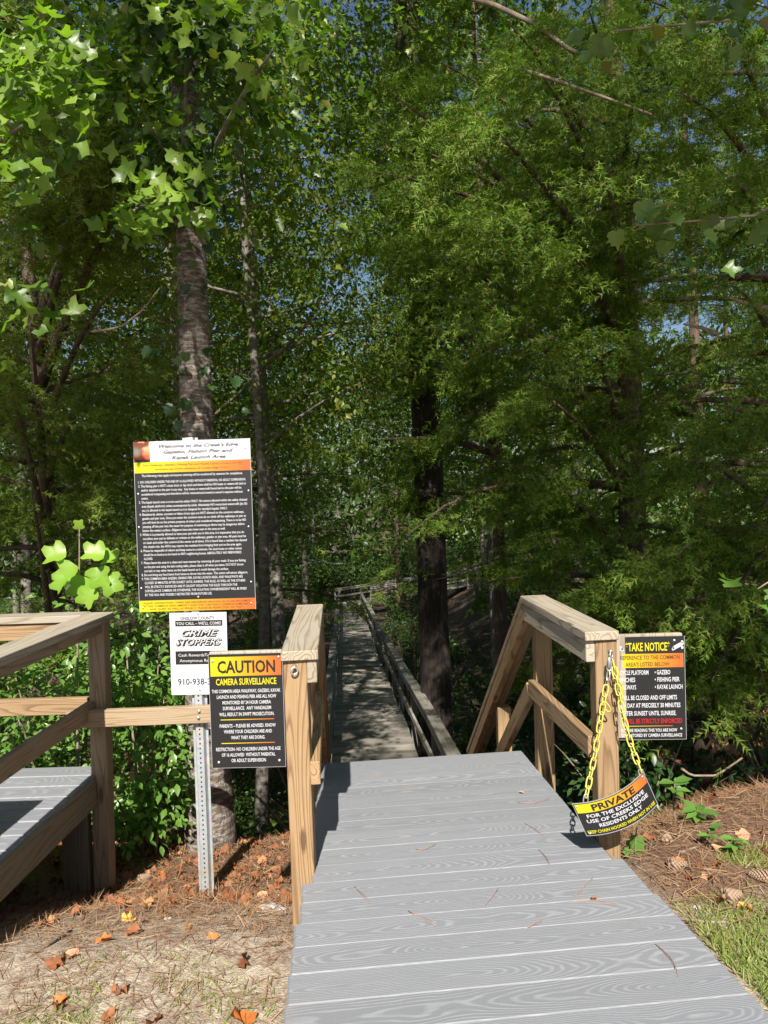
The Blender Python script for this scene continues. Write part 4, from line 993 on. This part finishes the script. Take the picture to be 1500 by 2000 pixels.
for a in ((110, 1085, .16, 200), (185, 1082, .15, 160), (215, 1092, .13, 20), (135, 1120, .17, 235), (160, 1145, .16, 260), (195, 1125, .15, 290), (215, 1140, .15, 310), (175, 1165, .14, 250), (155, 1025, .07, 95), (120, 1140, .12, 250)):
    leaf_at(sp_, ly, a[0], a[1], 4.35+random.uniform(-.08, .08), a[2]*.9, a[3]+random.uniform(-15, 15), random.uniform(-.2, .9))
# laurel sprigs at the right
for i, (px, py, d, sz, n, lab) in enumerate(((1318, 1535, 3.4, .085, 9, 'upper laurel sprig with long pointed leaves right of the PRIVATE sign'), (1362, 1588, 3.3, .085, 10, 'bright laurel sprig with glossy leaves above the pine needle mound'), (1435, 1645, 3.0, .055, 10, 'small laurel seedling rooted in the pine needles at the right'), (1385, 1625, 3.05, .05, 7, 'tiny laurel seedling left of the other seedling'))):
    c0 = at(px, py, d); gx, gy = c0.x+.02, c0.y+.05; rt_ = empty('laurel_sprig', (gx, gy, gzf(gx, gy)), lab, 'plant')
    bent('stem', [(gx, gy, gzf(gx, gy)-.02), (gx-.01, gy, (gzf(gx, gy)+c0.z)/2), c0+Vector((0, 0, .01))], .005, .003, M_twig, rt_, 5)
    lm = bleaf('leaf', (OVAL[0]*np.array([1., 1, 1]), OVAL[1]), L_laurel)
    for j in range(n):
        a = j*2.4; up = random.uniform(-.35, .45); D = np.array([math.cos(a), math.sin(a)*.9-.1, up]); D = unit(D); N = np.array([0, -.3, 1.]); Xv = unit(np.cross(D, N)); N = np.cross(Xv, D); s_ = sz*random.uniform(.75, 1.2); p = c0-rt_.location+Vector((0, 0, random.uniform(-.03, .02)))
        o = bpy.data.objects.new('leaf', lm); link(o, rt_); o.matrix_local = Matrix([(Xv[k2]*s_, D[k2]*s_, N[k2]*s_, p[k2]) for k2 in range(3)]+[(0, 0, 0, 1)])
vn = empty('vine_plant', G(1.02, 3.08), 'low heart leaved vine growing at the foot of the right ramp post', 'plant')
bent('stem', [G(1.05, 3.1), at(1240, 1660, 3.1), at(1245, 1600, 3.1)], .004, .002, M_twig, vn, 5)
for a in ((1245, 1648, .075, 60), (1238, 1690, .08, 200), (1262, 1688, .07, 330), (1228, 1668, .06, 150), (1250, 1705, .06, 290), (1235, 1640, .05, 100)): leaf_at(vn, bleaf('leaf', GRAPE, L_laurel), a[0], a[1], 3.1, a[2], a[3], .9)
shrub('leafy_shrub', 'dark broad leafed shrub in the shade below the TAKE NOTICE sign', 'shrub', G(1.75, 5.2), .75, .5, .9, 20, 1100, .08, L_dark, 34)
shrub('leafy_shrub', 'dark shrub low at the right edge under the hanging cedar boughs', 'shrub', G(2.9, 5.4), .8, .5, 1.0, 20, 1100, .08, L_dark, 35)
shrub('leafy_shrub', 'shrub filling the slope between the stairs railing and the thick pine', 'shrub', G(1.9, 7.2), 1.0, 1.0, 1.4, 22, 1700, .075, L_dark, 36)
shrub('leafy_shrub', 'bright leafed bush close by the boardwalk just left of the thick pine', 'shrub', G(.55, 16.5), .8, 1.5, 3.0, 30, 4500, .10, L_broad, 37, tmpl=SIMPLE)

# tall unseen trees added behind the camera, so that their crowns dapple the cedars
sh1 = broad_tree('added_shade_tree', 'tall thin crowned tree added unseen to dapple the cedars, near side of the ramp, right of it', 'tree', (2.2, -6.5, 0), 18, .2, 10.8, 3.2, 16, 700, .17, L_broad, M_greybark, 61, sig=.42)
rq = np.random.default_rng(5)
crown_cloud(sh1, [(rq.uniform(.5, 3.9), -6.5+rq.uniform(-.4, .4), rq.uniform(10.6, 12.5)) for _ in range(34)], 6000, .16, SIMPLE, L_broad, rq, (.30, .3, .22), name='low_foliage')
sh3 = broad_tree('added_shade_tree', 'second tall thin crowned tree added unseen to dapple the cedars, near side of the ramp, farther right', 'tree', (6.6, -7.0, 0), 19, .2, 10.8, 3.4, 12, 700, .17, L_broad2, M_greybark, 62, sig=.42)
sh2 = broad_tree('added_shade_tree', 'slim tall tree added unseen to shade the left of the wood, near side of the ramp, left of it', 'tree', (-4.2, -6.5, 0), 17, .14, 12.6, 2.0, 10, 1800, .16, L_broad, M_greybark, 63, sig=.4)
crown_cloud(sh2, [(rq.uniform(-4.4, -1.9), -6.5+rq.uniform(-.4, .4), rq.uniform(12.1, 13.9)) for _ in range(22)], 3000, .16, SIMPLE, L_broad, rq, (.28, .3, .2), name='low_foliage')

# dense clumps added to their crowns, kept apart, so that the wood in front of the camera is lit in patches
def clumps(root, x0, x1, z0, z1, n, seed, keep):
    r_ = np.random.default_rng(seed); cs = []
    while len(cs) < n:
        c_ = np.array([r_.uniform(x0, x1), -6.5+r_.uniform(-.6, .6), r_.uniform(z0, z1)]); s_ = (3.4-c_[1])/ld.y; hx, hz = c_[0]+ld.x*s_, c_[2]+ld.z*s_
        if -2.9 < hx < 1.6 and hz < 2.7: continue
        if -2.6 < hx < -.4 and hz < 4.6: continue
        if hx >= 1.6 and hz < 1.1: continue
        if any(abs(c_[0]-q[0]) < keep and abs(c_[2]-q[2]) < keep*.8 for q in cs) and r_.uniform() < .8: continue
        cs.append(c_)
    crown_cloud(root, cs, n*120, .17, SIMPLE, L_broad, r_, (.27, .25, .20), name='clump')
clumps(sh1, -.5, 4.0, 11.0, 17.0, 30, 91, .62); clumps(sh3, 4.0, 8.5, 11.0, 17.5, 26, 92, .62); clumps(sh2, -6.5, -.5, 12.0, 17.5, 26, 93, .7)

# ------------------------------------------------------------------ background woodland
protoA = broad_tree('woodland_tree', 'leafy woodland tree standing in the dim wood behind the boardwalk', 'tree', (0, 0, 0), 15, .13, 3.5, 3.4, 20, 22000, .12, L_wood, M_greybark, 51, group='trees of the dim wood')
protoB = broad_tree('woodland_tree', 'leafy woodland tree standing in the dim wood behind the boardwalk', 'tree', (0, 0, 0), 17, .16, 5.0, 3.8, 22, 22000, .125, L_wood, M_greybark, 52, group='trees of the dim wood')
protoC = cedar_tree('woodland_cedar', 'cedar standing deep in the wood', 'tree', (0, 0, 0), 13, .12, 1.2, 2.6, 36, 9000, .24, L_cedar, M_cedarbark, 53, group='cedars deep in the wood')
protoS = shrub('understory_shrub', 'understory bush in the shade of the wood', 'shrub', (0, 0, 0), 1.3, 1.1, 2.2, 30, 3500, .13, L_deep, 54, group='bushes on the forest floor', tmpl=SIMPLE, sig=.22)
rb = np.random.default_rng(9)
used = set()
def place(proto, x, y, s_, lab=None):
    if id(proto) in used: o = dup(proto)
    else: used.add(id(proto)); o = proto
    o.location = G(x, y, -.1); o.rotation_euler = (0, 0, rb.uniform(0, 6.28)); o.scale = (s_,)*3
    if lab: o['label'] = lab
spots = [(-6.2, 11), (-4.6, 15.5), (-7.5, 16), (-2.9, 19.5), (-5.8, 21), (4.2, 15.5), (2.6, 19), (7.2, 13.5), (9, 19), (5.5, 22), (1.6, 25), (-1.0-3.2, 26), (-8.5, 26), (4.4, 29), (8.5, 30), (-6, 33), (1.5, 34), (-11, 20), (-10, 12), (13, 17), (14, 26), (-13, 30), (-3.9, 40), (.5, 41), (5, 38), (10, 40), (-9, 42), (-14, 44), (15, 44), (19, 34), (-18, 36), (1.5, 52), (-5, 53), (8, 54), (-12, 56), (14, 58), (3.0, 46.5+6)]
for i, (x, y) in enumerate(spots):
    p = (protoA, protoB, protoC)[(0, 1, 0, 2, 1)[i % 5]]
    lab = '%s %s the boardwalk, %s' % ({0: 'leafy woodland tree', 1: 'tall lighter leaved woodland tree', 2: 'deep green woodland cedar'}[(0, 1, 0, 2, 1)[i % 5]], 'left of' if x < BC(y) else 'right of', 'in the nearer ranks of the wood' if y < 18 else ('midway into the wood' if y < 32 else ('level with its far end' if y < 45 else 'beyond its far end')))
    place(p, x+rb.uniform(-.4, .4), y+rb.uniform(-.5, .5), rb.uniform(.85, 1.25)*(1+max(0, y-25)*.008), lab)
for i in range(70):
    y = rb.uniform(9, 50); x = rb.uniform(-.55, .55)*y*1.1
    s_ = rb.uniform(.6, 1.3)
    if abs(x-BC(y)) < .9+1.45*s_ or (x > 6.5 and 13 < y < 26) or (42 < y < 52 and -3 < x < 9): continue
    place(protoS, x, y, s_, 'understory bush %s of the boardwalk, %s' % ('left' if x < BC(y) else 'right', 'nearer than its bend' if y < 22 else ('midway down the slope' if y < 35 else 'at the far end')))
for i, x in enumerate(np.linspace(-7, 12, 12)): place(protoS, x, 52.5+rb.uniform(-.8, 1.6), rb.uniform(1.5, 2.2), 'understory bush in the row beyond the bend of the boardwalk')
for x, y, s_ in ((1.35, 8.6, .5), (1.9, 9.6, .6), (1.5, 11.6, .55), (2.3, 11.2, .7), (1.2, 13.4, .6), (2.1, 14.2, .8), (.95, 18.6, .6), (1.6, 20.3, .8), (.7, 22.4, .7), (1.3, 27.2, .9), (.5, 31, .9), (-1.9, 8.6, .5), (-2.4, 10.4, .7), (-2.6, 12.8, .8), (-2.9, 16.5, .8), (-3.1, 20, .8), (-3.6, 24.5, .9), (-4.1, 29, 1.), (2.9, 9.2, .7), (3.3, 12.5, .9)):
    place(protoS, x, y, s_*.95, 'low dark bush close against the %s rail of the boardwalk, %s' % ('left' if x < BC(y) else 'right', 'near the stairs' if y < 12 else ('beside the thick pine' if y < 17 else 'farther down')))
# dense far woodland closing the view
rf = np.random.default_rng(5); n = 45000
th = rf.uniform(rad(40), rad(140), n); R_ = rf.uniform(62, 76, n); zz = rf.uniform(0, 1, n)**1.25*20-6
hx = 15+5*np.sin(th*17)+3*np.sin(th*41+1); keep = zz < hx
P = np.stack([R_*np.cos(th), R_*np.sin(th), zz], 1)[keep]; n = len(P)
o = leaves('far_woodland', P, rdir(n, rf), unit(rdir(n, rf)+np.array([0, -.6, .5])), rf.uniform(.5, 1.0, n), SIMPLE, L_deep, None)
tag(o, kind='stuff')

# ------------------------------------------------------------------ ground cover
def scatter(n, x0, x1, y0, y1, rng, fn=None):
    x = rng.uniform(x0, x1, n); y = rng.uniform(y0, y1, n)
    ondeck = (x > -.40) & (x < 1.0+.08*(2.7-y)*(y < 2.7)) & (y < 4.2)
    k = ~ondeck
    if fn is not None: k &= rng.uniform(0, 1, n) < fn(x, y)
    return x[k], y[k]
STRIP = (np.array([(-.5, 0, 0), (.5, 0, 0), (.4, .5, .0), (-.4, .5, .0), (0, 1, .0)]), np.array([(0, 1, 2), (0, 2, 3), (3, 2, 4)]))
rs = np.random.default_rng(77)
def flat_strips(name, x, y, L, wd, m, tiltz, lab, zoff=.004):
    n = len(x); P = np.stack([x, y, gz(x, y)+zoff+rs.uniform(0, .012, n)], 1)
    a = rs.uniform(0, 6.28, n); D = np.stack([np.cos(a), np.sin(a), rs.normal(0, tiltz, n)], 1)
    tm = (STRIP[0]*np.array([wd/L, 1, 1]), STRIP[1])
    o = leaves(name, P, D, np.tile([0, 0, 1.], (n, 1))+rs.normal(size=(n, 3))*.3, L*rs.uniform(.5, 1.3, n), tm, m); return tag(o, lab, name.replace('_', ' '))
noise2 = lambda x, y: .5+.5*np.sin(x*3.1+1.3*np.sin(y*2.7))*np.cos(y*3.7+1.1*np.sin(x*4.3))
x, y = scatter(26000, .9, 4.2, 2.0, 5.2, rs, lambda x, y: np.clip((y-2.3)*2.2, .06, 1))
flat_strips('pine_needle_litter', x, y, .11, .0028, L_needle, .22, 'orange brown pine needle litter covering the ground right of the ramp')
x, y = scatter(34000, -3.2, -.4, 1.6, 5.4, rs, lambda x, y: np.clip(noise2(x*2.3, y*2.3)*.8+(y-2.5)*.7, .12, 1))
flat_strips('pine_needle_litter', x, y, .085, .0026, L_needle, .2, 'brown pine needles strewn over the sandy ground left of the ramp')
x, y = scatter(60000, -2.0, -.34, 1.6, 3.1, rs, lambda x, y: np.clip(noise2(x*1.9, y*1.9)*1.6-.6+.3*(x > -1.1), .0, 1)*np.clip((2.7-y)*1.6, 0, 1)*.6)
n = len(x); P = np.stack([x, y, gz(x, y)], 1); D = unit(np.stack([rs.normal(0, .8, n), rs.normal(0, .8, n), np.full(n, .8)], 1))
tag(leaves('grass', P, D, rdir(n, rs), rs.uniform(.012, .035, n), (STRIP[0]*np.array([.13, 1, 1]), STRIP[1]), L_grass), 'sparse short grass in the sandy soil left of the ramp', 'grass')
x, y = scatter(60000, .9, 3.0, 1.5, 3.35, rs, lambda x, y: np.clip((2.62-y)*3.5+noise2(x*1.5, y*1.5)*.5, 0, 1)*(y < 2.75)+.8*(((x-1.62)/.30)**2+((y-2.98)/.10)**2 < 1))
n = len(x); P = np.stack([x, y, gz(x, y)], 1); D = unit(np.stack([rs.normal(0, .6, n), rs.normal(0, .6, n), np.full(n, .8)], 1))
tag(leaves('grass', P, D, rdir(n, rs), rs.uniform(.02, .05, n), (STRIP[0]*np.array([.11, 1, 1]), STRIP[1]), L_grass), 'short green lawn grass at the lower right beside the ramp', 'grass')
x, y = scatter(2100, -3.2, -.4, 2.0, 5.4, rs, lambda x, y: np.clip((y-2.8)*.9*(.4+noise2(x*3, y*3)), .035, 1)); x2, y2 = scatter(160, 1, 4, 2.6, 5.2, rs); x = np.concatenate([x, x2]); y = np.concatenate([y, y2])
n = len(x); P = np.stack([x, y, gz(x, y)+.01], 1); D = unit(np.concatenate([rs.normal(size=(n, 2)), rs.normal(0, .3, (n, 1))], 1))
def _crumple(seed):
    rg = np.random.default_rng(seed); V, T_ = _lobed([(0, 0), (.18, .0), (.34, .06), (.34, .24), (.46, .40), (.36, .54), (.34, .74), (.16, .82), (0, 1.0)], .35)
    V = V.copy(); V[1:, 2] += rg.normal(0, .14, len(V)-1); V[1:, :2] += rg.normal(0, .035, (len(V)-1, 2)); V[0, 2] -= .08; return V, T_
CURL = _crumple(3)
tag(leaves('leaf_litter', P, D, np.tile([0, 0, 1.], (n, 1))+rs.normal(size=(n, 3))*.5, rs.uniform(.025, .06, n), CURL, L_dead), 'crumpled orange brown dead leaves littering the ground behind the posts', 'leaf litter')
# forest-floor litter deeper in
x, y = scatter(9000, -6, 6, 5, 14, rs); n = len(x); P = np.stack([x, y, gz(x, y)+.01], 1); D = unit(np.concatenate([rs.normal(size=(n, 2)), rs.normal(0, .3, (n, 1))], 1))
tag(leaves('forest_litter', P, D, np.tile([0, 0, 1.], (n, 1))+rs.normal(size=(n, 3))*.4, rs.uniform(.05, .12, n), CURL, L_dead), 'dead leaves on the shaded forest floor', 'leaf litter')
x, y = scatter(24000, -7, 7, 5.2, 30, rs, lambda x, y: np.clip(noise2(x*1.3, y*1.3)*1.5-.35, 0, 1)*(np.abs(x-(-.24-.0578*(y-10.3))) > .75)); n = len(x); P = np.stack([x, y, gz(x, y)+rs.uniform(.0, .3, n)**1.3], 1); D = unit(np.concatenate([rs.normal(size=(n, 2)), rs.normal(.4, .4, (n, 1))], 1))
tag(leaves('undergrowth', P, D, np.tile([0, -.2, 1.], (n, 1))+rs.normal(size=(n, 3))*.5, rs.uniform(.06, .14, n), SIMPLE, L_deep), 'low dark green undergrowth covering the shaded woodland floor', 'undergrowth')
# individual dead leaves
lc = {c: bleaf('dead_leaf', _crumple(len(c)+ord(c[0])), mat('dead_leaf_'+c, v, .65)) for c, v in dict(orange=(.52, .15, .03), yellow=(.66, .36, .08), brown=(.30, .12, .05), tan=(.50, .25, .14)).items()}
def on_ground(px, py):
    y = 2.
    for _ in range(400):
        p = at(px, py, y)
        if p.z <= gzf(p.x, p.y): return p
        y += .01
    return p
for px, py, sz, c, lab in ((425, 1832, .075, 'orange', 'curled orange dead leaf lying alone on the sand between the posts and the ramp'), (265, 1795, .09, 'yellow', 'large pale yellow dead leaf at the edge of the platform shadow'), (218, 1838, .08, 'orange', 'orange dead leaf on the ground below the pale yellow leaf'),
    (315, 1716, .08, 'orange', 'red orange dead leaf near the foot of the steel sign post'), (205, 1764, .07, 'orange', 'orange dead leaf in the shade just right of the corner post'), (335, 1755, .07, 'orange', 'bright orange dead leaf left of the sign post foot'),
    (130, 1952, .08, 'orange', 'orange dead leaf near the lower left corner'), (105, 1978, .07, 'brown', 'brown dead leaf at the very lower left'), (465, 1988, .11, 'orange', 'large rusty dead leaf at the bottom edge left of the ramp'), (125, 1876, .09, 'tan', 'flat tan dead leaf near the left shadow edge'),
    (1383, 1724, .095, 'tan', 'broad pinkish tan dead leaf on the grass tuft at the right'), (1318, 1682, .07, 'orange', 'small orange dead leaf on the needle mound'), (1392, 1662, .075, 'tan', 'tan lobed dead leaf beside the laurel seedling'), (1440, 1775, .075, 'yellow', 'yellow brown dead leaf under the big pine cone'),
    (500, 1757, .09, 'tan', 'tan dead leaf near the left ramp post'), (365, 1768, .07, 'tan', 'tan dead leaf close by the sign post on its left'), (1462, 1643, .08, 'tan', 'dull tan dead leaf in shade at the right edge')):
    p = on_ground(px, py); o = obj('dead_leaf', lc[c]); o.location = p+Vector((0, 0, .012)); o.scale = (sz*.82, sz*.82, sz*.8); o.rotation_euler = (random.uniform(-.5, .3), random.uniform(-.4, .4), random.uniform(0, 6.28)); tag(o, lab, 'leaf')
# pine cones
M_cone = bark('pine_cone_scale', (.36, .25, .17), (.16, .09, .05), (20, 20, 20), None, .4)
def scale_mesh():
    V = [(0, 0, 0), (.007, .010, .002), (.009, .020, .001), (0, .026, .004), (-.009, .020, .001), (-.007, .010, .002), (0, .018, .008), (0, .016, -.004)]
    F = [(0, 1, 6), (1, 2, 6), (2, 3, 6), (3, 4, 6), (4, 5, 6), (5, 0, 6), (1, 0, 7), (2, 1, 7), (3, 2, 7), (4, 3, 7), (5, 4, 7), (0, 5, 7)]
    return mesh('scale', V, F, M_cone)
smesh = scale_mesh()
for px, py, L, az, lab in ((1428, 1762, .085, .3, 'large open pine cone lying on the sandy strip at the right'), (1322, 1700, .08, .1, 'flattened pine cone half buried in the needles beside the ramp'), (1303, 1645, .06, 1.2, 'small pine cone on top of the needle mound'), (1488, 1722, .08, 2.6, 'pine cone at the right edge of the frame'), (281, 1722, .075, .8, 'dark pine cone in shade left of the sign post')):
    p = on_ground(px, py); e = empty('pine_cone', p+Vector((0, 0, L*.28)), lab, 'pine cone', rz=az)
    core = obj('core', tube('core', [(-L*.45, 0, 0), (-L*.2, 0, 0), (L*.2, 0, 0), (L*.5, 0, 0)], [L*.12, L*.16, L*.11, L*.03], M_cone, 8), e)
    nsc = 90
    for i in range(nsc):
        t = i/nsc; a = i*2.39996; xx = L*(-.42+.9*t); rr = L*.14*(1-.75*t*t); s_ = L/.10*(1.15-.65*t)
        D = Vector((.35+.5*t, math.cos(a), math.sin(a))).normalized(); N = Vector((1, 0, 0)); Xv = D.cross(N).normalized(); N = Xv.cross(D)
        o = bpy.data.objects.new('scale', smesh); link(o, e); o.matrix_local = Matrix([(Xv[k2]*s_, D[k2]*s_, N[k2]*s_, (xx, rr*math.cos(a), rr*math.sin(a))[k2]) for k2 in range(3)]+[(0, 0, 0, 1)])
# white stones and sticks
M_stone = bark('pale_stone', (.46, .44, .40), (.30, .27, .23), (14, 14, 14), None, .5)
def stone(r, seed):
    rg = np.random.default_rng(seed); V = []; F = []; nu, nv = 10, 6
    for j in range(nv+1):
        for i in range(nu):
            a = 2*math.pi*i/nu; b_ = math.pi*j/nv; k = 1+rg.uniform(-.16, .16); V.append((r[0]*math.sin(b_)*math.cos(a)*k, r[1]*math.sin(b_)*math.sin(a)*k, r[2]*math.cos(b_)*k))
    for j in range(nv):
        for i in range(nu): F.append((j*nu+i, (j+1)*nu+i, (j+1)*nu+(i+1) % nu, j*nu+(i+1) % nu))
    return mesh('stone', V, F, M_stone, True)
for i, (px, py, r, lab) in enumerate(((528, 1776, (.075, .035, .02), 'flat pale stone beside the left ramp post'), (552, 1750, (.035, .02, .018), 'small white stone just above the flat pale stone'), (1362, 1774, (.022, .016, .014), 'small white pebble right of the ramp'), (328, 1796, (.02, .015, .010), 'small pale pebble on the sand left of the sign post foot'))):
    o = obj('stone', stone(r, i)); o.location = on_ground(px, py); tag(o, lab, 'stone')
for pts, r, lab in (([(230, 1688), (280, 1680), (325, 1670)], .006, 'thin grey stick lying left of the steel sign post'), ([(440, 1640), (475, 1670), (505, 1700)], .010, 'pale stick leaning in the litter behind the sign post'), ([(1325, 1797), (1390, 1806), (1455, 1802)], .007, 'long brown stick lying along the sandy strip at the right'), ([(50, 1875), (75, 1862), (110, 1840), (140, 1822)], .009, 'curved pale stick in the lower left shadow'),
    ([(370, 1798), (400, 1797), (425, 1803)], .004, 'thin dark twig on the sand below the sign post'), ([(1455, 1766), (1500, 1768)], .006, 'pale stick beside the large pine cone'), ([(1330, 1668), (1365, 1655)], .006, 'short pale stick on the needle mound'), ([(1235, 1690), (1262, 1705), (1280, 1722)], .005, 'dark twig beside the ramp near the vine')):
    P = [on_ground(x, y)+Vector((0, 0, r)) for x, y in pts]; e = empty('fallen_stick', P[0], lab, 'stick'); bent('stick', P, r, r*.5, M_twig, e, 6, 6)
# needles and bits on the deck
M_ndl = mat('brown_pine_needle', (.34, .18, .13), .6)
def deck_pt(px, py):
    y = 1.5
    while y < 4.3:
        p = at(px, py, y)
        if p.z <= DZ(y)+.002: return Vector((p.x, p.y, DZ(y)+.003))
        y += .004
    return p
for i, pts in enumerate((((1280, 1845), (1305, 1868), (1320, 1890), (1325, 1912)), ((1010, 1568), (1040, 1571), (1073, 1562)), ((1025, 1609), (1045, 1620), (1060, 1634)), ((1052, 1660), (1065, 1675), (1074, 1690)), ((812, 1659), (830, 1660), (850, 1651)), ((797, 1780), (825, 1795), (852, 1810)), ((692, 1732), (708, 1750), (720, 1765)), ((948, 1768), (960, 1755), (972, 1740)), ((1025, 1816), (1040, 1808), (1058, 1803)), ((1122, 1751), (1140, 1735), (1158, 1718)), ((1112, 1762), (1150, 1760), (1205, 1770)))):
    P = [deck_pt(*q) for q in pts]; e = empty('pine_needle', P[0], ('longest dark pine needle curving on the near right of the ramp' if i == 0 else 'thin brown pine needle lying on the grey ramp boards'), 'pine needle', None if i == 0 else 'pine needles on the ramp')
    bent('needle', P, .0010, .0006, M_ndl, e, 4, 6); bent('needle', [P[0]]+[q+Vector((.004, .006*j, .001)) for j, q in enumerate(P[1:], 1)], .0010, .0006, M_ndl, e, 4, 6)
for px, py, c, sz, lab in ((1166, 1758, 'brown', .022, 'tiny dark brown leaf scrap on the near ramp boards'), (1022, 1550, 'tan', .024, 'tiny tan leaf scrap on the far ramp boards')):
    p = deck_pt(px, py); o = obj('leaf_scrap', lc[c]); o.location = p+Vector((0, 0, .004)); o.scale = (sz, sz, sz*.6); o.rotation_euler = (.1, .1, 1.2); tag(o, lab, 'leaf')
